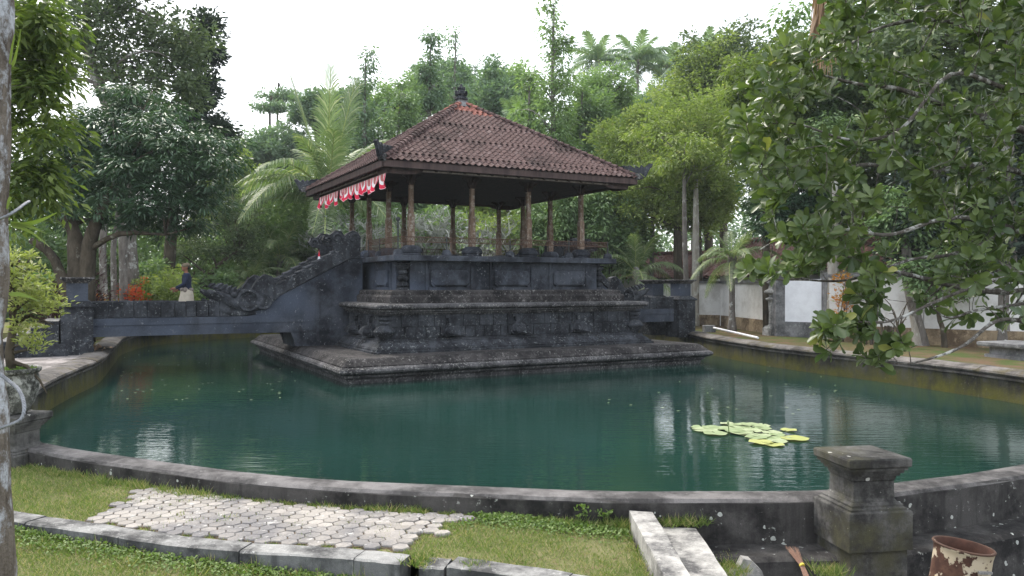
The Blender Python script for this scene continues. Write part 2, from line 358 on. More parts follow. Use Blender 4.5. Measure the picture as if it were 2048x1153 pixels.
# far walls with moulded coping
CP = [(.02, WT - .17), (-.05, WT - .165), (-.06, WT - .12), (-.02, WT - .11), (-.02, WT - .09), (-.09, WT - .08), (-.11, WT - .045), (-.10, WT - .01), (-.04, WT), (.0, WT + .03), (.2, WT + .05), (.42, WT + .03), (.44, WT - .2)]
for (i0, i1, lab) in ((14, 23, 'mossy pool wall with moulded coping along the right side, below the white compound wall'), (23, 3, 'green mossy pool wall with moulded coping curving along the left side')):
    w_ = empty('pool_wall', (OUT[i0][0], OUT[i0][1], 0), label=lab, cat='wall'); off = Vector((OUT[i0][0], OUT[i0][1], 0))
    P, Q = seg(i0, i1)
    sweep('wall_face', [p - off for p in P], Q, [(-0.03, -1), (0.0, WT - .15), (.4, WT - .15), (.4, -1)], M['wallin'], w_)
    # coping stones, one by one
    step = 3
    for k in range(0, len(P) - 1, step):
        a, c = k, min(len(P) - 1, k + step)
        pp = [P[i] - off for i in range(a, c + 1)]; nn = Q[a:c + 1]
        t_ = (pp[-1] - pp[0]).normalized() * 0.006; pp[0] = pp[0] + t_; pp[-1] = pp[-1] - t_
        dz = R.uniform(-.008, .008)
        sweep('coping_stone', [p + Vector((0, 0, dz)) for p in pp], nn, CP, M['cope'], w_, jit=0.004)
    # algae line at the water
# ------------------------------------------------------------------ foreground ground
CURB = [Gp(x, y, .47) for x, y in ((-120, 985), (34, 1023), (219, 1050), (410, 1077.5), (700, 1096), (822, 1108), (905, 1114), (940, 1118), (1147, 1147), (1300, 1180))]
CB = catmull(CURB, 6); CBN = normals(CB, False)
if CBN[0].y > 0: CBN = [-n for n in CBN]
PAVE_L = [(308, 968), (205, 1026), (164, 1042)]; PAVE_R = [(975, 1015), (880, 1062), (781, 1106)]
NEARP, NEARN = seg(3, 14)
outer = [p + n * 0.3 for p, n in zip(NEARP, NEARN)]
def wall_y(x):
    return np.interp(x, [p.x for p in outer], [p.y for p in outer])
def curb_y(x):
    return np.interp(x, [p.x for p in CB], [p.y for p in CB])
def lawn_z(x, y):
    return 0.447 + 0.003 * np.sin(x * 2.1 + y) * np.cos(y * 2.7) - 0.06 * np.clip((x - 0.0) / 0.9, 0, 1)
def low_z(x, y):
    return 0.385 - 0.022 * (x + 4) + 0.02 * np.sin(x * 1.9) * np.cos(y * 2.3)
def gridsheet(name, X, Yf0, Yf1, ny, zf, m, **k):
    b = MB(); nx = len(X)
    for x in X:
        y0, y1 = Yf0(x), Yf1(x)
        for j in range(ny):
            y = y0 + (y1 - y0) * j / (ny - 1); b.v.append((float(x), float(y), float(zf(x, y))))
    for i in range(nx - 1):
        for j in range(ny - 1):
            a = i * ny + j; b.f.append((a, a + ny, a + ny + 1, a + 1)); b.mi.append(0)
    return b.build(name, m, smooth=True, **k)
def lx_wall(x):
    return wall_y(x) if x > -5.4 else 9.1 + (-5.4 - x) * 0.6
LX1 = 0.93
gridsheet('lawn', np.linspace(-9, LX1, 60), lambda x: curb_y(x) - .02, lambda x: lx_wall(x) + 0.03, 24, lawn_z, M['lawn'], kind='structure')
gridsheet('lower_lawn', np.linspace(-9, 1.0, 50), lambda x: -6.0, lambda x: curb_y(x) - .18, 40, low_z, M['lawn'], kind='structure')
b = MB(); b.box(0.62, LX1 + .02, 4.0, 6.52, -1.0, .33); b.build('lawn_bank', M['soil'], kind='structure')
b = MB(); b.box(-9, 1.0, -6, 4.2, -1.0, .15); b.build('lower_bank', M['soil'], kind='structure')
b = MB(); b.v = [(.9, -6, -.4), (16, -6, -.4), (16, 14, -.4), (.9, 14, -.4)]; b.f = [(0, 1, 2, 3)]; b.mi = [0]
b.build('yard_floor', M['yard'], kind='structure')
# kerb stones
kb = empty('kerb', (CB[0].x, CB[0].y, 0), label='pale weathered concrete kerb curving through the grass in front of the hexagon paving', cat='kerb'); ko = Vector((CB[0].x, CB[0].y, 0))
cuts = [(0, 8), (8, 14), (14, 20), (20, 25), (25, 30), (32, 36), (39, 48), (48, len(CB) - 1)]
for q, (a, c) in enumerate(cuts):
    if q == 4: pass
    pp = [CB[i].copy() - ko for i in range(a, c + 1)]; nn = CBN[a:c + 1]
    for p in pp: p.z = 0
    gap = 0.003
    if len(pp) > 2:
        pp[0] = pp[0] + (pp[1] - pp[0]).normalized() * gap; pp[-1] = pp[-1] - (pp[-1] - pp[-2]).normalized() * gap
    dz = R.uniform(-.008, .008) - (.012 if q == 5 else 0)
    o = sweep('kerb_stone', pp, nn, [(0, -.1), (0, .462 + dz), (.012, .472 + dz), (.185, .47 + dz), (.2, .46 + dz), (.2, -.1)], M['kerbshade'], kb, jit=.003)
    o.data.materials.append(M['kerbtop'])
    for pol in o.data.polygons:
        if pol.normal.z > 0.6: pol.material_index = 1  # upward faces stay pale, the sides keep the painted shade
# hexagonal pavers
pv = empty('paved_path', (-2, 6.6, 0), kind='structure', label='hexagonal concrete paving between kerb and pool wall')

D_ = 0.142
def hexmesh(r, seed):
    rr = random.Random(seed); b = MB(); vs = []
    for (k, z) in ((1, -.05), (1, -.008), (.93, 0)):
        for j in range(6):
            t_ = math.pi / 3 * j; vs.append((r * k * math.cos(t_) + rr.uniform(-.0015, .0015), r * k * math.sin(t_) + rr.uniform(-.0015, .0015), z))
    fs = [tuple(range(12, 18))]
    for i in range(2):
        for j in range(6): fs.append((i * 6 + j, i * 6 + (j + 1) % 6, i * 6 + 6 + (j + 1) % 6, i * 6 + 6 + j))
    b.add(vs, fs); return b
hx = [hexmesh(D_ / 2 * 0.955, s).mesh('paver', M['paver']) for s in range(6)]
PL = [Gp(x, y, .46) for x, y in PAVE_L]; PR = [Gp(x, y, .46) for x, y in PAVE_R]
spots = []
th = math.radians(-9)
for i in range(-30, 60):
    for j in range(-30, 40):
        lx = i * D_ * .75; ly = (j + (i % 2) * .5) * D_ * .866
        x = -2.2 + lx * math.cos(th) - ly * math.sin(th); y = 6.5 + lx * math.sin(th) + ly * math.cos(th)
        if y > wall_y(x) + .02 - .06 or y < curb_y(x) + .05: continue
        xl = np.interp(y, [p.y for p in PL][::-1], [p.x for p in PL][::-1]) + .06 * math.sin(j * 2.3); xr = np.interp(y, [p.y for p in PR][::-1], [p.x for p in PR][::-1]) + .07 * math.sin(j * 1.7 + i)
        if x < xl or x > xr: continue
        spots.append((x, y))
spots.sort(key=lambda q: q[0] ** 2 + q[1] ** 2)
PAVED = spots
b = MB()
for (x, y) in spots:
    b.add([(x + 2 + .085 * math.cos(j * 1.0472), y - 6.6 + .085 * math.sin(j * 1.0472), .452) for j in range(6)], [(0, 1, 2, 3, 4, 5)])
_seen = set(); b2 = MB()
for q, (x, y) in enumerate(spots): b2.add(b.v[q * 6:q * 6 + 6], [(0, 1, 2, 3, 4, 5)], Matrix.Translation((0, 0, .0004 * (q % 7))))
link('sand_bed', b2.mesh('sand_bed', M['soil']), pv)['kind'] = 'stuff'
rest = MB()
for n_, (x, y) in enumerate(spots):
    rr = R
    z = .464 + 0.003 * math.sin(x * 3.1) * math.sin(y * 4) + rr.uniform(-.003, .003); lift = max(0, 1 - ((x + .75) ** 2 + (y - 6.1) ** 2) * 2.2)
    tx, ty = rr.uniform(-.012, .012) + lift * rr.uniform(-.06, .06), rr.uniform(-.012, .012) + lift * rr.uniform(-.06, .06); z += lift * rr.uniform(0, .01)
    jx, jy = rr.uniform(-.003, .003) + lift * rr.uniform(-.012, .012), rr.uniform(-.003, .003) + lift * rr.uniform(-.012, .012)
    if n_ < 300: link('paver', hx[n_ % 6], pv, loc=(x + 2 + jx, y - 6.6 + jy, z), rot=(tx, ty, th))
    else:
        hb = hexmesh(D_ / 2 * .955, n_ % 6); rest.add(hb.v, hb.f, Matrix.Translation((x + 2, y - 6.6, z)) @ Euler((tx, ty, th)).to_matrix().to_4x4())
if rest.v: rest.build('paver_remainder', M['paver'], pv, kind='stuff')

# ------------------------------------------------------------------ pavilion
pvn = empty('pavilion', (CX, CY, 0), TH, label='open pavilion with red-brown tiled hip roof on a tiered black stone base in the pool', cat='pavilion')
def sqr(name, prof, m, parent=pvn, deg=30):
    o = MB().sq(prof).build(name, m, parent); return sharp(o, deg)
sqr('plinth', [(5.3, -1.2), (5.4, .02), (5.42, .1), (5.5, .16), (5.5, .2), (5.6, .235), (5.66, .27), (5.68, .31), (5.66, .36), (5.6, .40)], M['lip'])
sqr('plinth_slope', [(5.5, .39), (5.56, .40), (5.56, .43), (5.51, .47), (5.46, .52), (5.4, .57), (5.38, .585)], M['stone_br'])
sqr('plinth_floor', [(5.36, .58), (5.35, .592)], M['stone_br'])
sqr('base_moulding', [(4.42, .58), (4.42, .64), (4.37, .645), (4.37, .70), (4.32, .705), (4.32, .72), (4.27, .77), (4.2, .82), (4.16, .86), (4.16, .885), (4.06, .89), (4.06, .93), (4.0, .935)], M['stone'])
sqr('lower_wall', [(3.96, .9), (3.96, 1.62)], M['stone'])
sqr('cornice', [(4.02, 1.56), (4.04, 1.60), (4.12, 1.605), (4.12, 1.64), (4.2, 1.66), (4.2, 1.70), (4.27, 1.72), (4.31, 1.75), (4.32, 1.79), (4.3, 1.83), (4.24, 1.85), (4.1, 1.862)], M['lip'])
sqr('middle_step', [(3.78, 1.86), (3.78, 2.03), (3.74, 2.08), (3.70, 2.085), (3.70, 2.17), (3.66, 2.21), (3.4, 2.215)], M['stone_br'])
# upper body with notched corners
pts = []
S_, NC = 3.35, 0.3
for (sx, sy) in ((-1, -1), (1, -1), (1, 1), (-1, 1)):
    c = [(sx * S_, sy * (S_ - NC)), (sx * (S_ - NC), sy * (S_ - NC)), (sx * (S_ - NC), sy * S_)]
    pts += c if sx * sy > 0 else c[::-1]
b = MB(); n = len(pts); b.add([(x, y, 2.2) for x, y in pts] + [(x, y, 3.02) for x, y in pts], [tuple(range(n - 1, -1, -1)), tuple(range(n, 2 * n))] + [(i, (i + 1) % n, (i + 1) % n + n, i + n) for i in range(n)])
b.build('upper_body', M['stone_b'], pvn)
sqr('floor_slab', [(3.42, 3.0), (3.6, 3.01), (3.61, 3.02), (3.61, 3.15), (3.58, 3.165), (3.4, 3.17)], M['stone_b'])
def face(k):    # matrix placing a front-face thing (x along, -y outward) on side k
    return Matrix.Rotation(math.pi / 2 * k, 4, 'Z')
# individual stones of the lower wall (two courses) and of the middle step
blk = {}
def stones(k, z0, z1, s, x0, x1, w, th_, m, jit=.012, name='stone', seed=1, skip=None):
    rr = random.Random(seed + k * 17); x = x0
    while x < x1 - .05:
        ww = min(w * rr.uniform(.85, 1.2), x1 - x)
        if x1 - x - ww < .1: ww = x1 - x
        pr = rr.uniform(-jit, jit)
        if not skip or not skip(x + ww / 2):
            mb = MB().box(x + .006, x + ww - .006, -s - th_ - pr, -s, z0 + .006, z1 - .006, face(k), bev=.008)
            mb.build(name, m, pvn)
        x += ww
for k in (0, 3, 1):      # front, left, right sides
    x1 = 4.0 if k != 3 else 4.0
    sk = (lambda x: x < -.8 + 1.6 and x > -.8) if k in (1, 3) else None
    stones(k, .935, 1.24, 3.96, -4.0, 4.0, .27, .05, M['stone'], seed=2, skip=sk)
    stones(k, 1.24, 1.57, 3.96, -4.0, 4.0, .42, .045, M['stone'], seed=5, skip=sk)
# panels on the upper body
def panel(k, xa, xb):
    Mx = face(k); w2 = (xb - xa) / 2; xm = (xa + xb) / 2; y = -S_
    f = MB()
    for (za, zb, d) in ((2.93, 3.0, .06), (2.86, 2.925, .04), (2.80, 2.855, .025)):
        f.box(xa, xb, y - d, y, za, zb, Mx)
    f.box(xa - .1, xa - .02, y - .035, y, 2.22, 3.0, Mx); f.box(xb + .02, xb + .1, y - .035, y, 2.22, 3.0, Mx); f.box(xa, xb, y - .05, y, 2.21, 2.29, Mx)
    f.build('panel_frame', M['stone_b'], pvn)
    p = MB(); c = .07
    poly = [(xa + .05, 2.42), (xa + .05 + c, 2.33), (xb - .05 - c, 2.33), (xb - .05, 2.42), (xb - .05, 2.7), (xb - .05 - c, 2.77), (xa + .05 + c, 2.77), (xa + .05, 2.7)]
    inn = [(xm + (x - xm) * .93, 2.55 + (z - 2.55) * .86) for x, z in poly]; n = 8
    p.add([(x, y - .005, z) for x, z in poly] + [(x, y - .07, z) for x, z in poly] + [(x, y - .1, z) for x, z in inn], [tuple(range(2 * n, 3 * n))[::-1]] + [(i + r * n, i + n + r * n, (i + 1) % n + n + r * n, (i + 1) % n + r * n) for i in range(n) for r in (0, 1)], Mx)
    o = p.build('carved_panel', M['stone_b'], pvn); bm_fix(o.data)
    s_ = MB()
    for sx in (-1, 1):
        for i_ in range(3): s_.box(xm + sx * (w2 - .06 - .03 * i_) - .02, xm + sx * (w2 - .06 - .03 * i_) + .02, y - .12, y, 2.30 + .035 * (2 - i_), 2.34 + .035 * (2 - i_), Mx)
    s_.build('panel_scroll', M['stone_b'], pvn)
for k, L_ in ((0, ((-2.51, -1.25), (-.54, .70), (1.44, 2.63))), (3, ((-2.6, -1.5), (1.5, 2.6))), (1, ((-2.6, -1.5), (1.5, 2.6))), (2, ((-2.6, -1.4), (-.6, .6), (1.4, 2.6)))):
    for xa, xb in L_: panel(k, xa, xb)
# stacked baluster in each notched corner
for sx, sy in ((-1, -1), (1, -1), (-1, 1), (1, 1)):
    cx, cy = sx * (S_ - .15), sy * (S_ - .15); b = MB(); z = 2.21
    for r0, r1, h_ in ((.20, .10, .09), (.14, .15, .05), (.15, .08, .08), (.09, .14, .05), (.14, .14, .05), (.14, .08, .05), (.08, .12, .05), (.12, .09, .07), (.09, .16, .07), (.16, .17, .04), (.12, .2, .06)):
        b.sq([(r0, z), ((r0 + r1) / 2 + .015, z + h_ / 2), (r1, z + h_)], Matrix.Translation((cx, cy, 0)), n=8, caps=True); z += h_ + .008
    b.sq([(.05, 2.2), (.05, 3.02)], Matrix.Translation((cx, cy, 0)))
    b.build('corner_baluster', M['stone'], pvn)
# bosses (pots) along the lower wall
def boss(k, x, corner=False):
    Mx = face(k) @ Matrix.Translation((x, -4.02, 0)); b = MB()
    if corner: return
    b.prism([(-.2, .96), (.2, .96), (.29, 1.06), (.29, 1.12), (.16, 1.30), (.1, 1.33), (.13, 1.4), (.13, 1.47), (-.13, 1.47), (-.13, 1.4), (-.1, 1.33), (-.16, 1.30), (-.29, 1.12), (-.29, 1.06)], -.09, .02, Mx)
    b.add([(-.17, -.09, .97), (.17, -.09, .97), (.24, -.09, 1.07), (.15, -.09, 1.27), (-.15, -.09, 1.27), (-.24, -.09, 1.07), (-.15, -.26, 1.0), (.15, -.26, 1.0), (.2, -.3, 1.08), (.12, -.2, 1.22), (-.12, -.2, 1.22), (-.2, -.3, 1.08)],
          [(11, 10, 9, 8, 7, 6)[::-1]] + [(i, (i + 1) % 6, (i + 1) % 6 + 6, i + 6) for i in range(6)], Mx)
    b.box(-.2, .2, -.06, 0, 1.47, 1.53, Mx)
    for s_ in (-1, 1): b.box(s_ * .31 - .04, s_ * .31 + .04, -.07, 0, 1.0, 1.22, Mx)
    o = b.build('wall_boss', M['stone'], pvn); bm_fix(o.data)
for x in (-2.1, -.05, 2.0): boss(0, x)
for x in (-2.9, -1.6, 1.6, 2.9):
    boss(3, x); boss(1, x)
for sx, sy in ((-1, -1), (1, -1), (-1, 1), (1, 1)):
    Mx = Matrix.Translation((sx * 4.0, sy * 4.0, 0)); b = MB()
    b.sq([(.10, .89), (.13, .95), (.27, 1.10), (.28, 1.14), (.17, 1.27), (.12, 1.30), (.12, 1.33), (.16, 1.34), (.16, 1.39), (.12, 1.40), (.15, 1.44), (.19, 1.45), (.19, 1.50), (.14, 1.51), (.2, 1.57)], Mx, n=8)
    o = b.build('corner_vase', M['stone'], pvn)
# posts with stone footings and spreading capitals
PS = 1.88
foot = MB().sq([(.25, 3.16), (.27, 3.2), (.25, 3.24), (.28, 3.27), (.285, 3.33), (.25, 3.4), (.2, 3.44), (.18, 3.46)], n=8).mesh('footing', M['stone_b'])
pp_ = MB().sq([(.078, 3.46), (.082, 3.5), (.08, 4.3), (.07, 4.33), (.06, 4.36), (.06, 5.35)]).mesh('post', M['wood'])
cb = MB()
for k in range(4):
    cb.prism([(.06, 5.15), (.12, 5.22), (.14, 5.32), (.28, 5.40), (.32, 5.5), (.5, 5.56), (.5, 5.64), (0.06, 5.64)], -.05, .05, Matrix.Rotation(math.pi / 2 * k, 4, 'Z'))
cb.box(-.1, .1, -.1, .1, 5.25, 5.64)
cap_ = cb.mesh('capital', M['dwood'])
for i in range(4):
    for j in range(4):
        if 0 < i < 3 and 0 < j < 3: continue
        lo = ((i - 1.5) * PS, (j - 1.5) * PS, 0)
        p = link('post', pp_, pvn, loc=lo, rot=(0, 0, 0)); f = link('footing', foot, p); c = link('capital', cap_, p)
rb = MB(); P3 = 1.5 * PS
for k in range(4): rb.box(-P3 - .3, P3 + .3, -P3 - .07, -P3 + .07, 5.64, 5.82, face(k))
rb.build('ring_beam', M['dwood'], pvn)
# roof
ES, EZ, AZ, AS = 4.1, 5.62, 8.22, .14
SL = math.atan2(AZ - EZ, ES - AS); LS = math.hypot(AZ - EZ, ES - AS)
sqr('roof_deck', [(ES - .06, EZ - .10), (ES - .06, EZ - .06), (AS - .02, AZ - .05)], M['dwood'])
sqr('ceiling', [(.05, AZ - .35), (2.0, EZ + 1.05), (3.9, EZ - .17)], M['dwood'])
rm = MB().box(-.035, .035, 0, 1, -.09, 0).mesh('rafter', M['dwood'])
for k in range(4):
    for i in range(-9, 10):
        x = i * .42; ln = (ES - abs(x) - .15) / math.cos(SL)
        if ln < .5: continue
        o = link('rafter', rm, pvn, scale=(1, ln, 1))
        o.matrix_local = face(k) @ Matrix.Translation((x, -ES + .1, EZ - .16)) @ Matrix.Rotation(SL, 4, 'X') @ Matrix.Diagonal((1, ln, 1, 1))
for k in range(4):
    e = .006 * (k % 2)
    MB().box(-ES + .05 - e, ES - .05 + e, -ES + .02, -ES + .09, EZ - .19, EZ - .015, face(k)).build('fascia_board', M['fascia'], pvn)
    q = 3.86; MB().box(-q, q, -q - .03, -q + .06, EZ - .25, EZ - .18, face(k)).build('eave_beam', M['fascia'], pvn)
    MB().box(-2.9, 3.1, -q - .05, -q - .031, EZ - .246, EZ - .205, face(k)).build('edge_strip', M['edge'], pvn)
    MB().prism([(-3.84, EZ - .251), (-2.95, EZ - .251), (-3.1, EZ - .31), (-3.3, EZ - .33), (-3.84, EZ - .33)], -q - .02, -q + .05, face(k)).build('eave_bracket', M['fascia'], pvn)
    MB().prism([(3.84, EZ - .251), (2.95, EZ - .251), (3.1, EZ - .31), (3.3, EZ - .33), (3.84, EZ - .33)][::-1], -q - .02, -q + .05, face(k)).build('eave_bracket', M['fascia'], pvn)
def tile_mb(w, L_):
    b = MB(); xs = [-.5, -.3, -.1, .05, .2, .35, .5]; zs = [.012, -.012, -.012, .006, .034, .034, .010]
    vs = [(x * w, 0, z - .02) for x, z in zip(xs, zs)] + [(x * w, 0, z) for x, z in zip(xs, zs)] + [(x * w, L_, z) for x, z in zip(xs, zs)]
    fs = [(i, i + 1, i + 8, i + 7) for i in range(6)] + [(i + 7, i + 8, i + 15, i + 14) for i in range(6)]
    return b.add(vs, fs)
TW, TE = .187, .205
tb_ = tile_mb(TW, TE + .06); tm = tb_.mesh('roof_tile', M['tile']); tmo = tile_mb(TW, TE + .06).mesh('roof_tile', M['tileo'])
rest = MB(); cnt = 0
rows = int((LS - .05) / TE)
for k in (0, 3, 1, 2):
    for j in range(rows):
        t_ = j * TE; hw = (ES + .02) - (ES - AS) * (t_ / LS) - .03; nn = int(hw / TW * 2); 
        for i in range(nn):
            x = (i - (nn - 1) / 2) * TW; dx = R.uniform(-.006, .006); up = R.uniform(0, .006)
            Mx = face(k) @ Matrix.Translation((x + dx, -ES - .02, EZ)) @ Matrix.Rotation(SL, 4, 'X') @ Matrix.Translation((0, t_, .02 + up)) @ Matrix.Rotation(-.09 + R.uniform(-.02, .02), 4, 'X') @ Matrix.Rotation(R.uniform(-.02, .02), 4, 'Z')
            red = (k == 0 and j >= rows - 2 - (1 if x > 0 else 0)) or (j >= rows - 1)
            if k == 0 and cnt < 300 and not red:
                o = link('roof_tile', tm, pvn); o.matrix_local = Mx; cnt += 1
            else: rest.cur = 1 if red else 0; rest.add(tb_.v, tb_.f, Mx)
rest.build('roof_tile_remainder', [M['tile'], M['tileo']], pvn, kind='stuff')
# hip ridge tiles
def halfcap(r0, r1, L_):
    b = MB(); vs = []
    for (y, r) in ((0, r0), (L_, r1)):
        for j in range(7):
            a = math.pi * j / 6; vs.append((r * math.cos(a), y, r * .8 * math.sin(a)))
    vs += [(x * .8, 0, z * .75) for x, y, z in vs[:7]]
    return b.add(vs, [(i, i + 1, i + 8, i + 7) for i in range(6)] + [(i, i + 14, i + 15, i + 1) for i in range(6)])
hm = halfcap(.115, .085, .27).mesh('ridge_tile', M['tile']); hmo = halfcap(.115, .085, .27).mesh('ridge_tile', M['tileo'])
for k in range(4):
    a = Vector((-ES, -ES, EZ + .03)); c = Vector((-AS, -AS, AZ + .03)); d = c - a; L_ = d.length; n = 29
    for i in range(n):
        p = a + d * ((i + .6) / (n + .5)); 
        o = link('ridge_tile', hmo if i > n - 3 else hm, pvn)
        o.matrix_local = face(k) @ Matrix.Translation(p) @ Matrix.Rotation(math.radians(-45), 4, 'Z') @ Matrix.Rotation(math.atan2(d.z, math.hypot(d.x, d.y)) - .06, 4, 'X') @ Matrix.Rotation(R.uniform(-.04, .04), 4, 'Y')
# corner ornaments: curled crest on a grey shoe
for k in range(4):
    Mx = face(k) @ Matrix.Translation((-ES - .0, -ES - .0, EZ)) @ Matrix.Rotation(math.radians(45), 4, 'Z')   # +x runs up the hip
    b = MB(); b.prism([(-.12, -.02), (.05, -.05), (.35, .12), (.35, .2), (.1, .14), (-.03, .15), (-.14, .04)], -.07, .07, Mx)
    b.build('hip_shoe', M['lip'], pvn)
    b = MB(); b.prism([(-.2, .02), (-.05, .15), (.12, .18), (.5, .34), (.62, .38), (.45, .40), (.3, .34), (.25, .40), (.12, .31), (.1, .39), (-.02, .31), (-.08, .41), (-.16, .32), (-.34, .44), (-.42, .38), (-.32, .26)], -.045, .045, Mx)
    for i in range(7): b.ball((-.05 + i * .085, 0, .27 + .02 * i + .02 * math.sin(i * 2)), .045, 6, Mx)
    for i in range(6): b.ball((-.25 - i * .03, 0, .2 + i * .04), .045 - .003 * i, 6, Mx)
    b.build('hip_crest', M['stone'], pvn)
b = MB(); b.sq([(.22, AZ - .06), (.2, AZ + .04), (.15, AZ + .12), (.15, AZ + .16)]); b.build('finial_base', M['greyp'], pvn)
b = MB(); z0 = AZ + .16
b.sq([(.16, z0), (.2, z0 + .04), (.18, z0 + .1), (.14, z0 + .14), (.19, z0 + .2), (.17, z0 + .28), (.1, z0 + .34), (.13, z0 + .38), (.07, z0 + .45), (.02, z0 + .55)], n=8)
for i in range(8):
    a = math.pi / 4 * i
    b.ball((.18 * math.cos(a), .18 * math.sin(a), z0 + .24), (.05, .05, .09), 6); b.ball((.17 * math.cos(a + .4), .17 * math.sin(a + .4), z0 + .07), .05, 6)
    b.ball((.11 * math.cos(a), .11 * math.sin(a), z0 + .40), (.03, .03, .06), 6)
b.build('finial', M['stone'], pvn)
# railing: posts on stone knobs, two rails with fretwork
RZ = 3.42
rl = MB(); fr = MB(); knob = MB().sq([(.13, 3.165), (.13, 3.22), (.1, 3.3), (.05, 3.33)], n=8).mesh('railing_knob', M['stone_b'])
rp = MB().sq([(.018, 3.3), (.018, 3.70)], n=6).mesh('railing_post', M['ironp'])
gap = {0: [], 2: [], 3: [(-.85, .85)], 1: [(-.85, .85)]}
for k in range(4):
    xs = (-RZ, -2.0, 0, 2.0) if k in (0, 2) else (-RZ, -1.9, -.85, .85, 1.9)
    for x in xs:
        p = face(k) @ Vector((x, -RZ, 0)); kn = link('railing_knob', knob, pvn, loc=p); link('railing_post', rp, kn)
    runs = [(-RZ, RZ)] if k in (0, 2) else [(-RZ, -.85), (.85, RZ)]
    for a, c in runs:
        r_ = MB()
        for z in (3.665, 3.53): r_.box(a, c, -RZ - .014, -RZ + .014, z - .011, z + .011, face(k))
        n = int((c - a) / .07)
        for i in range(n):
            x = a + (c - a) * (i + .5) / n; r_.tube([face(k) @ Vector((x + .03 * math.cos(t_ * 1.0472), -RZ, 3.598 + .05 * math.sin(t_ * 1.0472))) for t_ in range(7)], .006, 3, False)
        r_.build('fretwork_rail', M['iron'], pvn)
        n = int((c - a) / .1); r_ = MB()
        for i in range(n):
            x = a + (c - a) * (i + .5) / n; r_.box(x - .004, x + .004, -RZ - .004, -RZ + .004, 3.17, 3.53, face(k))
        if k != 0: r_.build('railing_bars', M['iron'], pvn, kind='stuff')
        else: r_ = None
lp = empty('lamp_post', tuple(AB(-RZ, RZ, 3.33)), TH, label='thin grey lamp post at the near corner of the pavilion railing', cat='lamp')
MB().sq([(.02, .37), (.02, .78)], n=8).build('pole', M['ironp'], lp); MB().lathe([(.02, .74), (.06, .78), (.07, .82), (.03, .86)], 10).build('lamp_head', M['ironp'], lp)
# bunting
def bunt():
    t = NT('bunting_cloth'); uv = t.n.new('ShaderNodeUVMap').outputs[0]; sx = t.n.new('ShaderNodeSeparateXYZ'); t.l.new(uv, sx.inputs[0]); x, y = sx.outputs[0], sx.outputs[1]
    ax = t.math('ABSOLUTE', t.math('SUBTRACT', x, .5))
    def ell(rx, ry):
        a = t.math('POWER', t.math('DIVIDE', ax, rx), 3.0); c = t.math('POWER', t.math('DIVIDE', t.math('SUBTRACT', 1.0, y), ry), 3.0); return t.math('LESS_THAN', t.math('ADD', a, c), 1.0)
    c = t.mix(ell(.36, .70), (.72, .02, .07), (.85, .83, .84))
    em = t.mix(t.ramp(t.noise(60, 3), .4, .6), (.42, .06, .07), (.62, .3, .28)); c = t.mix(ell(.24, .47), c, em)
    c = t.mix(t.math('GREATER_THAN', ax, .475), c, (.85, .6, .65)); c = t.mix(t.math('LESS_THAN', y, .035), c, (.85, .6, .65))
    t.col(c); t.rough(.7, .2); return t.m
M['bunt'] = bunt()
bt = empty('bunting', tuple(AB(-3.91, 0, 5.29)), TH, label='red and white flag bunting hung along the left eave of the pavilion', cat='bunting')
MB().box(-.006, .006, -3.86, 3.3, -.004, .006).build('cord', M['edge'], bt)
ys = [-3.83 + i * .56 for i in range(13)]
for i in range(12):
    wd = .57; y0 = ys[i]; b = MB(); nx, ny = 10, 8; uvs = []; rr = random.Random(40 + i); ph = rr.uniform(0, 6); am = rr.uniform(.03, .07); hh = .43 * rr.uniform(.9, 1.08); sw = rr.uniform(-.05, .08)
    if i == 7: wd *= .6; hh *= .7
    if i == 1: y0 += .02
    for a in range(nx + 1):
        for c in range(ny + 1):
            u_, v_ = a / nx, c / ny; drop = hh * (v_ * (1 - .22 * abs(2 * u_ - 1) ** 2))
            b.v.append((am * v_ * math.sin(u_ * 9 + ph + v_ * 2) - sw * v_ * v_, y0 + u_ * wd * (1 - .12 * v_) + .06 * v_ * wd + .02 * v_ * math.sin(ph * 3 + v_ * 3), -drop + .015 * v_ * math.sin(u_ * 14 + ph)))
            uvs.append((u_, 1 - v_))
    for a in range(nx):
        for c in range(ny): q = a * (ny + 1) + c; b.f.append((q, q + ny + 1, q + ny + 2, q + 1)); b.mi.append(0)
    o = b.build('flag_panel', M['bunt'], bt, smooth=True); ul = o.data.uv_layers.new(name='UVMap')
    for lp_ in o.data.loops: ul.data[lp_.index].uv = uvs[lp_.vertex_index]

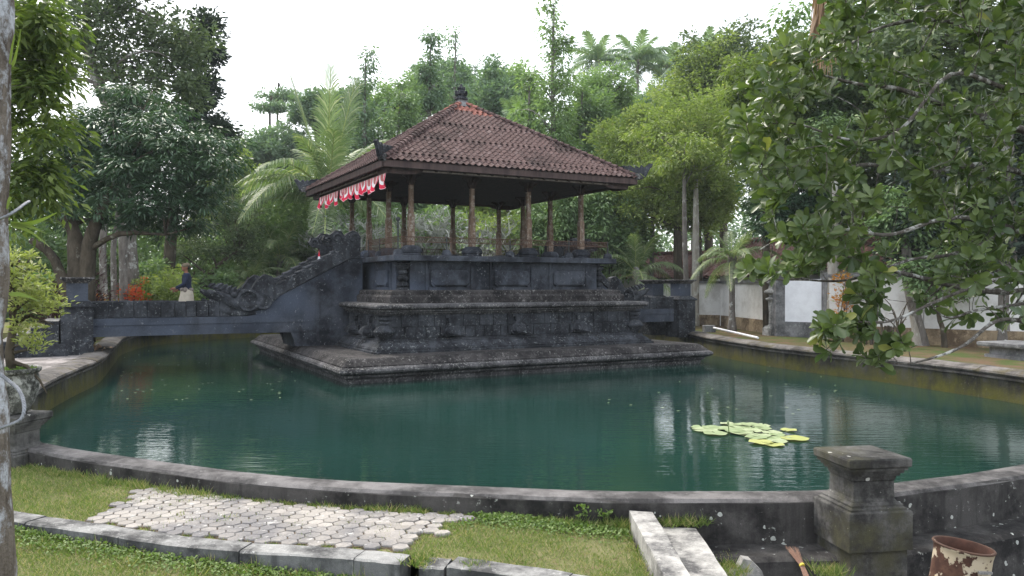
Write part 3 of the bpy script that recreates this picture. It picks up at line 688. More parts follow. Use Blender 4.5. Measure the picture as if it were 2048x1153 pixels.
# ------------------------------------------------------------------ bridges, stairs, naga balustrades
def bridge(sgn, label):
    r = empty('stone_bridge', (CX, CY, 0), TH, label=label, cat='bridge'); HB = .78
    X = lambda a: sgn * a
    def bx(a0, a1, y0, y1, z0, z1, name, m, bev=0): return MB().box(min(X(a0), X(a1)), max(X(a0), X(a1)), y0, y1, z0, z1, bev=bev).build(name, m, r)
    end = 10.72 if sgn < 0 else 8.15
    bx(5.4, end, -HB, HB, 1.05, 1.27, 'deck', M['stone'])
    # side beams
    ss = 7.1 if sgn < 0 else 6.2       # where the stair starts
    for s_ in (-1, 1):
        y0, y1 = (s_ * HB - .09, s_ * HB + .09) if s_ > 0 else (s_ * HB - .09, s_ * HB + .09)
        bx(4.9, end, y0, y1, 1.02, 1.30, 'side_beam', M['stone_b'])
        bx(5.2, end, y0 - .02 if s_ < 0 else y0, y1 if s_ < 0 else y1 + .02, 1.304, 1.49, 'beam_band', M['stone_b'])
        a = ss + .25; rr = random.Random(3)
        while a < end - .05:      # parapet stones
            w = min(.3 * rr.uniform(.85, 1.15), end - a); 
            if end - a - w < .1: w = end - a
            bx(a + .006, a + w - .006, y0 + .01, y1 - .01, 1.494, 1.92 + rr.uniform(-.01, .006), 'parapet_stone', M['stone'], bev=.012); a += w
        # stair side wall
        top = 3.62; zt = 3.16
        pl = [(X(3.6), .6), (X(5.55), .6), (X(5.7), 1.0), (X(ss), 1.01), (X(ss), 1.46), (X(4.0), 3.12), (X(3.6), 3.14)]
        if sgn > 0: pl = pl[::-1]
        MB().prism(pl, y0 + .02, y1 - .02).build('stair_side', M['stone_b'], r)
        # sloping naga body
        pl = [(X(ss + .1), 1.48), (X(ss + .12), 1.62), (X(ss - .6), 2.05), (X(4.2), 3.42), (X(3.75), 3.6), (X(3.7), 3.14), (X(4.0), 3.13)]
        if sgn > 0: pl = pl[::-1]
        MB().prism(pl, y0 - .02, y1 + .02).build('naga_body', M['stone'], r)
        sl = (3.42 - 2.05) / (ss - .6 - 4.2)
        for i in range(9):     # crest flames along the back
            a = 4.35 + i * (ss - .7 - 4.35) / 8.0; z = 3.42 - sl * (a - 4.2) - .01
            m_ = MB(); zz = lambda e: z - sl * e
            m_.tube([(X(a - .22), s_ * HB, zz(-.22) - .02), (X(a - .08), s_ * HB, zz(-.08) + .02), (X(a + .06), s_ * HB, zz(.06) + .035), (X(a + .17), s_ * HB, zz(.17) + .075), (X(a + .24), s_ * HB, zz(.24) + .14)], [.05, .065, .075, .06, .02], 6); o = m_.build('crest_flame', M['stone'], r, smooth=True); continue
            q = [(X(a - .1), z - .02), (X(a + .16), z - .12), (X(a + .17), z + .0), (X(a + .12), z + .05), (X(a + .03), z + .075), (X(a + .05), z + .03), (X(a - .06), z + .055)]
            m_ = MB().prism(q, s_ * HB - .05, s_ * HB + .05); m_.ball((X(a + .13), s_ * HB, z + .02), (.07, .07, .045), 6)
            o = m_.build('crest_flame', M['stone'], r); bm_fix(o.data)
        # tail scroll on top
        q = [(X(3.68), 3.14), (X(3.66), 3.75), (X(3.74), 3.9), (X(3.9), 3.96), (X(4.06), 3.88), (X(4.14), 3.78), (X(4.24), 3.93), (X(4.42), 3.95), (X(4.56), 3.82), (X(4.74), 3.8), (X(4.8), 3.66), (X(4.7), 3.52), (X(4.5), 3.5), (X(4.42), 3.28), (X(4.1), 3.3)]
        m_ = MB().prism(q, s_ * HB - .1, s_ * HB + .1)
        for (ca, cz, cr) in ((3.88, 3.72, .17), (4.38, 3.72, .16), (4.64, 3.65, .11)):
            for sd in (-.11, .11): m_.tube([(X(ca) + math.cos(t_ * .7) * cr * (1 - t_ * .09), s_ * HB + sd, cz + math.sin(t_ * .7) * cr * (1 - t_ * .09)) for t_ in range(10)], [.05 - .003 * t_ for t_ in range(10)], 5)
        o = m_.build('tail_scroll', M['stone'], r); bm_fix(o.data)
        # head and jaws
        h0 = ss - .12
        m_ = MB()
        q = [(X(h0 - .95), 2.05), (X(h0 - .75), 2.6), (X(h0 - .55), 2.66), (X(h0 - .35), 2.5), (X(h0 - .1), 2.1), (X(h0 + .05), 1.95), (X(h0 - .1), 1.62), (X(h0 - .6), 1.75)]
        m_.prism(q, s_ * HB - .13, s_ * HB + .13)                              # ear
        m_.tube([(X(h0 - .5), s_ * HB, 1.85), (X(h0 - .1), s_ * HB, 1.78), (X(h0 + .3), s_ * HB, 1.88), (X(h0 + .65), s_ * HB, 2.05), (X(h0 + .95), s_ * HB, 2.2)], [.2, .24, .2, .13, .05], 8)   # snout
        m_.tube([(X(h0 - .3), s_ * HB, 1.62), (X(h0 + .2), s_ * HB, 1.56), (X(h0 + .55), s_ * HB, 1.66), (X(h0 + .9), s_ * HB, 1.95)], [.12, .14, .11, .04], 8)        # lower jaw
        for sd in (-1, 1):
            m_.tube([(X(h0 - .1) + math.cos(t_ * .6) * .27, s_ * HB + sd * .16, 1.92 + math.sin(t_ * .6) * .27) for t_ in range(11)], .06, 5)     # cheek curl
            m_.tube([(X(h0 - .5) + math.cos(t_ * .6 + 3) * .2, s_ * HB + sd * .16, 1.9 + math.sin(t_ * .6 + 3) * .2) for t_ in range(9)], .045, 5)
            m_.ball((X(h0 + .28), s_ * HB + sd * .13, 2.08), .09, 8); m_.ball((X(h0 - .08), s_ * HB + sd * .13, 1.92), (.16, .08, .16), 8)
            m_.tube([(X(h0 + .55 + .09 * i), s_ * HB + sd * .1, 2.0 + .05 * i) for i in range(4)], [.07, .06, .05, .03], 5)
        for i in range(6): m_.tube([(X(h0 + .1 + .12 * i), s_ * HB, 2.02 + .05 * i), (X(h0 + .04 + .12 * i), s_ * HB, 2.16 + .04 * i), (X(h0 - .06 + .12 * i), s_ * HB, 2.24 + .03 * i)], [.08, .06, .02], 5)
        for i in range(5): m_.tube([(X(h0 + .35 + .1 * i), s_ * HB + .07 * (-1) ** i, 1.92 + .03 * i), (X(h0 + .38 + .1 * i), s_ * HB + .07 * (-1) ** i, 1.80 + .03 * i)], [.035, .01], 4)
        o = m_.build('naga_head', M['stone'], r); bm_fix(o.data); sharp(o, 50)
    # steps
    n = 11
    for i in range(n):
        a1 = ss - .1 - i * (ss - 3.75) / n; a0 = a1 - (ss - 3.75) / n
        bx(a0, a1 + .02, -HB + .1, HB - .1, 1.1 if i == 0 else 1.27 + (i - .6) * (3.16 - 1.27) / n, 1.27 + (i + 1) * (3.16 - 1.27) / n, 'step', M['stone'])
    bx(4.9, 5.6, -HB + .1, HB - .1, .59, 1.6, 'pier', M['stone_b'])
    bx(3.4, 5.0, -HB + .12, HB - .12, .59, 2.2, 'stair_core', M['stone_b'])
    return r
bridge(-1, 'dark stone bridge with naga balustrade leading from the left bank to the pavilion')
bridge(1, 'short dark stone bridge with naga heads on the right of the pavilion')
# gate pillars at the ends of the bridges
def pillar(a, b_, label, w=.33, gr='square stone pillars at the ends of the bridges', z0=.45):
    r = empty('stone_pillar', tuple(AB(a, b_, z0)), TH, label=label, cat='pillar', group=None)
    sharp(MB().sq([(w, 0), (w, 1.28 + .5 - z0)]).build('shaft', M['stone'], r), 30); d = 1.28 + .5 - z0
    MB().sq([(w + .03, d), (w + .05, d + .02), (w + .05, d + .06), (w + .01, d + .08), (w - .05, d + .13), (w - .1, d + .17)]).build('shoulder', M['stone'], r)
    MB().sq([(w - .12, d + .17), (w - .12, d + .62)]).build('neck', M['stone_b'], r)
    MB().sq([(w - .1, d + .62), (w - .06, d + .66), (w - .02, d + .7), (w + .02, d + .72), (w + .03, d + .73), (w + .03, d + .765), (w + .01, d + .77)]).build('cap', M['lip'], r)
    return r
pillar(-11.05, .78, 'square dark stone pillar with flat cap at the near left end of the left bridge', .36)
pillar(-11.05, -.78, 'square dark stone pillar behind, at the far left end of the left bridge', .36)
pillar(8.5, .78, 'square dark stone pillar with flat cap at the near end of the right bridge', .38)
pillar(8.5, -.78, 'square dark stone pillar at the far end of the right bridge, partly behind the naga head', .38)
# small pillar abutments hold the bridge ends
MB().box(-.38, .38, -.6, .6, 0, .9).build('bridge_abutment', M['stone'], label='dark stone abutment under the left end of the left bridge', cat='abutment').matrix_world = Matrix.Translation(AB(-11.05, 0, .35)) @ Matrix.Rotation(TH, 4, 'Z')
# stairs up to the left bridge
st = empty('stairs', tuple(AB(-11.45, .3, .5)), TH, label='dark stone steps with pale treads climbing to the left bridge behind the potted shrub', cat='stairs')
for i in range(6):
    x0 = -.3 * (i + 1); h = .97 - .155 * i
    MB().box(x0 + .002, x0 + .3, -.95, .9, 0, h - .022, bev=.01).build('step', M['stone'], st)
    MB().box(x0 - .02, x0 + .3, -.96, .9, h - .02, h).build('tread', M['kerbtop'], st)
MB().box(-1.2, .2, -1.06, -.962, 0, .40).build('side_ledge', M['stone'], st)
yd = MB(); pts = [(-9.2, 13.2), (-9.0, 14.8), (-9.75, 17.0), (-10.2, 18.9), (-11.2, 21.2), (-19, 21), (-19, 13)]
yd.v = [(x, y, .60) for x, y in pts] + [(x, y, .3) for x, y in pts]; n = len(pts); yd.f = [tuple(range(n))] + [(i, (i + 1) % n, (i + 1) % n + n, i + n) for i in range(n)]; yd.mi = [0] * len(yd.f)
o = yd.build('yard_paving', M['pave2'], kind='structure'); bm_fix(o.data)
MB().box(-19, -13.6, 23.5, 34, .5, .95).build('raised_lawn', M['lawn'], kind='structure')
# ------------------------------------------------------------------ foliage tools
def leaf_mesh(name, pos, dr, nr, size, asp, m, parent=None, kind_='quad', tint=None, fold=.25, droop=.15):
    """one mesh of many leaves: every leaf starts at pos, runs along dr, faces nr"""
    pos = np.asarray(pos, float); dr = np.asarray(dr, float); nr = np.asarray(nr, float); N = len(pos)
    if N == 0: return None
    dr /= np.linalg.norm(dr, axis=1, keepdims=True) + 1e-9
    sd = np.cross(dr, nr); sd /= np.linalg.norm(sd, axis=1, keepdims=True) + 1e-9
    up = np.cross(sd, dr); size = np.broadcast_to(np.asarray(size, float), (N,))[:, None]
    if kind_ == 'quad':
        tpl = [(0, 0, 0), (.45, -.5, fold), (1, 0, -droop), (.45, .5, fold)]; fcs = [(0, 1, 2), (0, 2, 3)]
    elif kind_ == 'blade':
        tpl = [(0, -.5, 0), (0, .5, 0), (.55, .35, -droop * .3), (.55, -.35, -droop * .3), (1, 0, -droop)]; fcs = [(0, 1, 2, 3), (3, 2, 4)]
    else:   # obovate broad leaf, rounded tip, folded along the midrib
        tpl = [(0, 0, 0), (.3, -.22, fold * .4), (.68, -.5, fold), (.93, -.34, fold * .7 - droop * .5), (1, 0, -droop), (.93, .34, fold * .7 - droop * .5), (.68, .5, fold), (.3, .22, fold * .4), (.55, 0, 0)]
        fcs = [(0, 1, 8), (1, 2, 8), (2, 3, 4, 8), (8, 4, 5, 6), (8, 6, 7), (8, 7, 0)]
    T = np.array(tpl, float); K = len(T)
    asp = np.broadcast_to(np.asarray(asp, float), (N,))[:, None]
    V = (pos[:, None, :] + dr[:, None, :] * (T[None, :, 0:1] * size[:, None, :]) + sd[:, None, :] * (T[None, :, 1:2] * (size * asp)[:, None, :]) + up[:, None, :] * (T[None, :, 2:3] * (size * asp)[:, None, :]))
    me = bpy.data.meshes.new(name); me.vertices.add(N * K); me.vertices.foreach_set('co', V.reshape(-1).astype(np.float32))
    flat = np.concatenate([np.array(f) for f in fcs]); ln = np.array([len(f) for f in fcs])
    idx = (np.arange(N)[:, None] * K + flat[None, :]).reshape(-1); me.loops.add(len(idx)); me.loops.foreach_set('vertex_index', idx.astype(np.int32))
    tot = np.tile(ln, N); st_ = np.concatenate([[0], np.cumsum(tot)[:-1]]); me.polygons.add(len(tot))
    me.polygons.foreach_set('loop_start', st_.astype(np.int32)); me.polygons.foreach_set('loop_total', tot.astype(np.int32))
    me.materials.append(m)
    tv = np.random.default_rng(N).random(N) if tint is None else np.asarray(tint)
    at = me.attributes.new('tint', 'FLOAT', 'POINT'); at.data.foreach_set('value', np.repeat(tv, K).astype(np.float32))
    me.update(calc_edges=True)
    return link(name, me, parent)
def rdir(rg, n):
    v = rg.normal(size=(n, 3)); return v / (np.linalg.norm(v, axis=1, keepdims=True) + 1e-9)
def clump_points(rg, blobs, per_m3=None, total=None, shell=.5):
    vol = np.array([b[3] * b[4] * b[5] for b in blobs], float) ** .8; n = np.maximum(1, (vol / vol.sum() * total).astype(int)); out = []
    for (cx, cy, cz, rx, ry, rz), k in zip(blobs, n):
        d = rdir(rg, k); r = rg.uniform(shell ** 3, 1, k) ** (1 / 3); w = 1 + .16 * np.sin(d[:, 0] * 5 + cx) + .14 * np.cos(d[:, 2] * 6 + cz * 2) + rg.normal(0, .07, k)
        out.append(np.stack([cx + d[:, 0] * r * w * rx, cy + d[:, 1] * r * w * ry, cz + d[:, 2] * r * w * rz], 1))
    return np.concatenate(out)
def crown(name, rg, cl, per, cr, size, asp, m, parent, mode='droop', squash=.7, tpl='quad', tintc=.5):
    """leaves in small rosettes round each clump centre"""
    n = len(cl); c = np.repeat(cl, per, 0); N = len(c)
    d = rdir(rg, N); off = d * (rg.random((N, 1)) ** .5) * cr * rg.uniform(.55, 1.3, (n, 1)).repeat(per, 0); off[:, 2] *= squash
    p = c + off
    dd = d.copy(); nn = rdir(rg, N) * .55
    if mode == 'droop': dd[:, 2] = dd[:, 2] * .4 - .45; nn[:, 2] += .9
    elif mode == 'up': dd[:, 2] = np.abs(dd[:, 2]) * .6 + .15; nn[:, 2] += .8
    else: dd[:, 2] *= .6; nn[:, 2] += .5
    tn = np.clip(rg.random(n).repeat(per) * tintc + rg.random(N) * (1 - tintc), 0, 1)
    return leaf_mesh(name, p, dd, nn, size * rg.uniform(.7, 1.25, N), asp, m, parent, tpl, tn)
def limb(b, rg, a, c, r0, r1, sag=.1, n=6, seg_=5):
    a, c = Vector(a), Vector(c); L_ = (c - a).length; o = Vector(rg.normal(0, .09, 3)) * L_
    pts = [a.lerp(c, t) + o * math.sin(math.pi * t) + Vector((0, 0, sag * L_ * math.sin(math.pi * t))) for t in [i / (n - 1) for i in range(n)]]
    b.tube(pts, [r0 + (r1 - r0) * i / (n - 1) for i in range(n)], seg_)
    return pts
def tree(name, label, cat, base, trunk, blobs, ncl, per, cr, size, asp, lm, bm_, seed, mode='droop', group=None, limbs=14, shell=.5, squash=.7, tpl='quad', twig=.02, tintc=.5, extra_tr=None):
    """base: foot; trunk: [(x,y,z,r)...] (absolute); blobs absolute ellipsoids"""
    rg = np.random.default_rng(seed); B = Vector(base)
    r = empty(name, base, label=label, cat=cat, group=group)
    b = MB(); allp = []
    for tr in [trunk] + (extra_tr or []):
        P_ = catmull([Vector(q[:3]) - B for q in tr], 3); rad = np.interp(np.linspace(0, 1, len(P_)), np.linspace(0, 1, len(tr)), [q[3] for q in tr])
        rad = [x * float(rg.uniform(.93, 1.07)) for x in rad]; b.tube(P_, list(rad), 9); allp += [(P_[i], rad[i]) for i in range(len(P_) // 3, len(P_))]
    if not ncl: cl = np.zeros((0, 3))
    else: cl = clump_points(rg, [(q[0] - B.x, q[1] - B.y, q[2] - B.z, *q[3:]) for q in blobs], total=ncl, shell=shell)
    pick = rg.permutation(len(cl))[:limbs]
    for i in pick:
        c = Vector(cl[i]); best = min(allp, key=lambda q: (q[0] - c).length + max(0, q[0].z - c.z) * 1.5); pts = limb(b, rg, best[0], c, max(twig * 1.2, best[1] * .5), twig * .35)
        for _ in range(2):
            q = pts[int(rg.integers(2, 5))]; j = int(rg.integers(len(cl))); near = min(range(0, len(cl), max(1, len(cl) // 60)), key=lambda k: (Vector(cl[k]) - q).length if (Vector(cl[k]) - c).length > .3 else 99)
            limb(b, rg, q, cl[near], twig * .6, twig * .25, n=4, seg_=4)
    b.build('trunk', bm_, r, smooth=True)
    if len(cl): crown('crown', rg, cl, per, cr, size, asp, lm, r, mode, squash, tpl, tintc)
    return r
M['bk_g'] = bark('grey_bark', (0.11, 0.095, 0.085), (0.24, 0.22, 0.2), (0.42, 0.42, 0.4))
M['bk_d'] = bark('dark_mossy_bark', (0.05, 0.042, 0.032), (0.12, 0.1, 0.075), (0.27, 0.27, 0.22), lt=(.6, .7))
M['bk_p'] = bark('pale_bark', (0.28, 0.25, 0.21), (0.42, 0.4, 0.36), (0.55, 0.54, 0.5))
M['bk_n'] = bark('lichened_near_bark', (0.06, 0.048, 0.04), (0.22, 0.19, 0.16), (0.48, 0.5, 0.54), 2.2, (.5, .6), .015)
M['bk_br'] = bark('pale_branch_bark', (0.06, 0.052, 0.045), (0.17, 0.155, 0.14), (0.5, 0.5, 0.48), 4, (.52, .62), .004)
M['lf_mango'] = leaf('mango_leaf', (0.032, 0.072, 0.038), (0.09, 0.16, 0.085), (0.16, 0.24, 0.11), .38, .22, .45, .8, (.9, .97))
M['lf_dark'] = leaf('dark_leaf', (0.028, 0.044, 0.036), (0.062, 0.09, 0.065), None, .6, .2)
M['lf_olive'] = leaf('olive_grey_leaf', (0.075, 0.11, 0.06), (0.175, 0.225, 0.12), (0.28, 0.31, 0.17), .6, .3, .3, .5, (.88, .95))
M['lf_bright'] = leaf('bright_hanging_leaf', (0.06, 0.1, 0.03), (0.2, 0.25, 0.075), (0.4, 0.22, 0.03), .45, .5, .35, 1.5, (.985, .99))
M['lf_mid'] = leaf('mid_green_leaf', (0.10, 0.17, 0.08), (0.26, 0.36, 0.17), (0.32, 0.4, 0.2), .55, .35, .35, .35, (.88, .96))
M['lf_pale'] = leaf('pale_green_leaf', (0.14, 0.22, 0.1), (0.3, 0.41, 0.19), (0.4, 0.46, 0.26), .55, .4, .3, .35, (.88, .96))
M['lf_yel'] = leaf('yellow_green_leaf', (0.15, 0.21, 0.06), (0.34, 0.4, 0.14), (0.46, 0.44, 0.2), .55, .4, .3, .4, (.88, .96))
M['lf_far'] = leaf('far_hazed_leaf', (0.12, 0.19, 0.13), (0.23, 0.32, 0.21), None, .6, .35)  # distance haze painted in as a bluish leaf tone
M['lf_shrub'] = leaf('variegated_shrub_leaf', (0.24, 0.28, 0.09), (0.44, 0.46, 0.2), (0.58, 0.55, 0.34), .5, .4, .3, 5, (.8, .9))
M['lf_red'] = leaf('red_croton_leaf', (0.55, 0.06, 0.03), (0.62, 0.15, 0.05), (0.3, 0.3, 0.08), .5, .35, .3, 3, (.7, .8))
M['lf_org'] = leaf('orange_croton_leaf', (0.5, 0.18, 0.05), (0.55, 0.3, 0.1), (0.2, 0.28, 0.08), .5, .35, .3, 3, (.6, .8))
M['lf_mar'] = leaf('maroon_leaf', (0.035, 0.012, 0.018), (0.08, 0.02, 0.03), None, .5, .2)
M['lf_big'] = leaf('leathery_near_leaf', (0.05, 0.088, 0.03), (0.155, 0.205, 0.07), (0.33, 0.34, 0.1), .34, .32, .5, 1.1, (.955, .985))
M['palm'] = leaf('palm_leaflet', (0.12, 0.18, 0.08), (0.24, 0.31, 0.16), (0.4, 0.41, 0.3), .5, .35, .4, .6, (.8, .95))
M['palm_f'] = leaf('hazed_palm_leaflet', (0.15, 0.22, 0.14), (0.26, 0.34, 0.22), None, .6, .35)  # paler green, with haze tint put into the leaflet colour
M['palm_d'] = leaf('dry_palm_leaflet', (0.28, 0.18, 0.12), (0.4, 0.28, 0.2), None, .8, .2)
M['midrib'] = plain('palm_midrib', (0.3, 0.36, 0.12), .5)
M['frang'] = plain('frangipani_bark', (0.36, 0.37, 0.33), .8, .3)

def frond_mesh(name, L_, curve, n, ll, w, lm, rm, seed, droop=.7, up=.5):
    """palm frond as one mesh: curved rachis along +x rising by 'up', bending down by 'curve'"""
    rg = np.random.default_rng(seed); ts = np.linspace(0, 1, 12)
    def pt(t): return np.array([L_ * (t * math.cos(up) + .0), 0, L_ * (t * math.sin(up) - curve * t * t * .6)])
    b = MB(); b.tube([pt(t) for t in ts], [L_ * .008 * (1.15 - t) + .004 for t in ts], 4)
    vs, fs, tv = [], [], []
    base_n = len(b.v)
    for s_ in (-1, 1):
        for i in range(n):
            t = .1 + .9 * (i + rg.uniform(-.2, .2)) / n; t = min(1, t); p = pt(t); q = pt(min(1, t + .02)); tan = (q - p) if t < .99 else (p - pt(t - .02)); tan /= np.linalg.norm(tan) + 1e-9
            l_ = ll * (math.sin(math.pi * min(1, .16 + .8 * t)) ** .6) * rg.uniform(.85, 1.1) * (1 if t < .95 else .7)
            side = np.array([0, s_, 0.]); d1 = tan * (.5 + .6 * t) + side * (1.1 - .5 * t) + np.array([0, 0, .25]); d1 /= np.linalg.norm(d1)
            wv = np.cross(d1, [0, 0, 1.]); wv = tan
            p1 = p + d1 * l_ * .4; d2 = d1 + np.array([0, 0, -droop * rg.uniform(.7, 1.3)]); d2 /= np.linalg.norm(d2); p2 = p1 + d2 * l_ * .35
            d3 = d2 + np.array([0, 0, -droop * 1.2]); d3 /= np.linalg.norm(d3); p3 = p2 + d3 * l_ * .3
            k = len(vs)
            vs += [p - wv * w * .4, p + wv * w * .4, p1 - wv * w * .5, p1 + wv * w * .5, p2 - wv * w * .35, p2 + wv * w * .35, p3]
            fs += [(k, k + 1, k + 3, k + 2), (k + 2, k + 3, k + 5, k + 4), (k + 4, k + 5, k + 6)]; tv += [rg.random()] * 7
    b.cur = 1; b.add(vs, fs); me = b.mesh(name, [rm, lm]); 
    if len(me.vertices) == base_n + len(vs):
        at = me.attributes.new('tint', 'FLOAT', 'POINT'); at.data.foreach_set('value', np.array([.5] * base_n + tv, dtype=np.float32))
    return me
FR = {}
for nm, lm in (('a', 'palm'), ('b', 'palm_f')):
    FR[nm] = [frond_mesh('frond', 4.6, c_, 46 if nm == 'a' else 30, 1.05 if nm == 'a' else 1.1, .06 if nm == 'a' else .13, M[lm], M['midrib'], 3 + i, dr_, up_) for i, (c_, dr_, up_) in enumerate(((.55, .5, 1.0), (1.0, .8, .75), (1.35, 1.1, .5), (1.0, 1.2, .05), (.12, .35, 1.42)))]
def palm(label, base, top, r0, kind_, nfr, seed, sc=1.0, group=None, lean=(0, 0), elev=None, name='coconut_palm', tm_='bk_g', nuts=0, hang=True, upr=0):
    rg = np.random.default_rng(seed); B = Vector(base); T = Vector(top)
    r = empty(name, base, label=label, cat='palm tree', group=group)
    n = 14; pts = [Vector((0, 0, 0)).lerp(T - B, t) + Vector((lean[0], lean[1], 0)) * math.sin(math.pi * t) for t in [i / (n - 1) for i in range(n)]]
    b = MB(); b.tube(pts, [r0 * (1.35 - .5 * min(1, i / 3)) * (1 - .25 * i / n) * (1.05 if i % 2 else .96) for i in range(n)], 8); b.ball(tuple(T - B), (r0 * 1.3, r0 * 1.3, r0 * 2.4), 8)
    b.build('trunk', M[tm_], r, smooth=True)
    az = rg.uniform(0, 6)
    for i in range(nfr):
        az += 2.4 + rg.uniform(-.25, .25); q = i / max(1, nfr - 1); v = 0 if q < .3 else (1 if q < .62 else (2 if q < .85 or not hang else 3)); pitch = -(.12 if v == 0 else 0) + rg.uniform(-.15, .15)
        if upr and i < upr: v = 4; pitch = rg.uniform(-.06, .12)
        s_ = sc * rg.uniform(.85, 1.1) * (.85 if v == 0 else 1)
        link('frond', FR[kind_][v], r, loc=tuple(T - B + Vector((0, 0, -.1 + .1 * (1 - q)))), rot=Euler((rg.uniform(-.25, .25), pitch, az), 'XYZ'), scale=(s_, s_, s_))
    for i in range(nuts):
        a = rg.uniform(0, 6.3); m_ = MB(); m_.ball((0, 0, 0), (.11, .11, .14), 8); m_.build('coconut', M['lf_nut'], r, smooth=True).location = T - B + Vector((math.cos(a) * .25, math.sin(a) * .25, -.35 - rg.uniform(0, .25)))
    return r
M['lf_nut'] = plain('green_coconut', (0.22, 0.2, 0.05), .5)

# ------------------------------------------------------------------ trees: left side
def blob(x, y, d, rx, rz, ry=None):       # ellipsoid given by its centre in the photograph and its size in pixels there, d metres away
    p = Wp(x, y, d); k = d / F; return (p.x, p.y, p.z, rx * k, (ry if ry else (rx + rz) / 2 * k * .9), rz * k)
def foot(x, d, z=.55): p = Wp(x, HY, d); return (p.x, p.y, z)
def tp(x, y, d, r): p = Wp(x, y, d); return (p.x, p.y, p.z, r)
f = foot(158, 24.5, .5)
tree('mango_tree', 'dense dark mango tree with forked trunk behind the left stone pillar', 'tree', f,
     [(f[0], f[1], f[2], .36), tp(155, 540, 24.5, .3), tp(150, 470, 24.5, .22), tp(130, 410, 24.5, .14), tp(150, 330, 24.5, .08)],
     [blob(200, 300, 25, 120, 85), blob(300, 260, 25, 110, 70), blob(330, 330, 24, 130, 100), blob(400, 320, 25, 62, 60), blob(250, 400, 24, 120, 60), blob(120, 330, 25, 80, 110), blob(360, 420, 25, 90, 60), blob(230, 215, 25.5, 80, 40)],
     560, 62, .42, .21, .26, M['lf_mango'], M['bk_d'], 11, limbs=26, shell=.72, squash=.55, twig=.03, tpl='quad', tintc=.4,
     extra_tr=[[(f[0] + .2, f[1], f[2] + .1, .3), tp(175, 520, 24.5, .24), tp(195, 440, 24.3, .17), tp(240, 350, 24, .08)], [(f[0] - .1, f[1] - .1, f[2] + .8, .2), tp(110, 520, 24, .14), tp(60, 480, 23.6, .09)], [tp(180, 500, 24.5, .1), tp(240, 468, 24, .08), tp(330, 470, 23.8, .04)]])
f = foot(265, 33)
tree('broadleaf_tree', 'tall dark tree with an open crown rising above the mango tree at the left', 'tree', f,
     [(*f, .4), tp(240, 300, 33, .3), tp(180, 120, 33, .16), tp(175, 20, 33, .1), tp(180, -100, 33, .05)],
     [blob(260, 60, 33, 110, 90), blob(350, 90, 33, 70, 80), blob(405, 90, 33, 34, 45), blob(400, 170, 33, 42, 42), blob(180, 60, 33, 90, 90), blob(290, 160, 33, 110, 60), blob(240, -60, 33, 150, 70), blob(120, 130, 34, 80, 70)],
     330, 46, .56, .25, .4, M['lf_olive'], M['bk_g'], 12, mode='mix', limbs=34, shell=.3, twig=.035,
     extra_tr=[[tp(180, 60, 33, .09), tp(215, 25, 33, .08), tp(270, 18, 33, .06), tp(330, 50, 33, .04), tp(370, 62, 33, .02)]])
f = foot(330, 36)
tree('broadleaf_tree', 'almost black leaf masses of a tree standing out against the sky at the left', 'tree', f,
     [(*f, .3), tp(350, 400, 36, .22), tp(380, 260, 36, .12), tp(395, 120, 36, .06)],
     [blob(410, 60, 36, 26, 34), blob(395, 110, 36, 44, 40), blob(400, 180, 36, 40, 40), blob(370, 220, 36, 45, 30), blob(425, 270, 36, 42, 40), blob(400, 320, 36, 50, 30), blob(440, 262, 36, 24, 24)],
     230, 60, .5, .22, .5, M['lf_dark'], M['bk_d'], 13, mode='mix', limbs=26, shell=.2, twig=.03)
f = (-9.4, 12.8, .5)
tree('leafy_tree', 'bright green tree hanging its long leaves beside the near trunk at the upper left', 'tree', f,
     [(-10.2, 12.8, .5, .2), (-9.9, 12.6, 3, .16), (-9.0, 12.2, 5.2, .1), (-8.2, 12, 7, .05)],
     [blob(70, 60, 12, 75, 110), blob(60, 230, 12, 85, 90), blob(50, 380, 12, 90, 70), blob(110, 120, 12.5, 50, 70), blob(110, 350, 12, 55, 60), blob(20, 120, 12.5, 80, 150)],
     190, 26, .3, .19, .36, M['lf_bright'], M['bk_g'], 14, limbs=22, shell=.3, twig=.012, squash=1.0, tpl='quad')
# slim grey trunks in the grove
for i, (x, d, r_, lab) in enumerate(((212, 31, .16, 'slim grey trunk of the grove nearest the stone pillar'), (232, 32, .13, 'thin grey trunk second in the grove left of the red croton'), (250, 31.3, .18, 'stoutest pale grey trunk of the grove, just left of the red croton'), (266, 33, .11, 'thin leaning grey trunk at the right end of the grove behind the red croton'))):
    f = foot(x, d); sl = (i - 1.5) * 6
    tree('grove_tree', lab, 'tree', f, [(*f, r_), tp(x + sl * .3 - 4, 500, d, r_ * .85), tp(x + sl + 8, 420, d, r_ * .7), tp(x + sl * 2, 300, d, r_ * .4)],
         [blob(x + sl * 3, 330, d + 1, 60, 60)], 26, 40, .45, .2, .4, M['lf_dark'], M['bk_g'], 30 + i, group='slim trunks of the left grove', limbs=8)
f = foot(398, 36.5)
tree('small_tree', 'small olive-leaved tree leaning over the left naga head, trunk beside the walking person', 'tree', f,
     [(*f, .24), tp(405, 575, 36.5, .2), tp(425, 545, 36.5, .15), tp(455, 515, 36.5, .07), tp(480, 500, 36.5, .03)],
     [blob(437.2, 470, 36.5, 65, 60), blob(480, 440, 37.2, 50, 50), blob(500, 500, 37.2, 40, 40), blob(390, 500, 37.2, 35, 40), blob(440, 400, 38, 50, 50)],
     237.2, 36, .38, .15, .45, M['lf_olive'], M['bk_d'], 15, mode='mix', limbs=20, twig=.02)
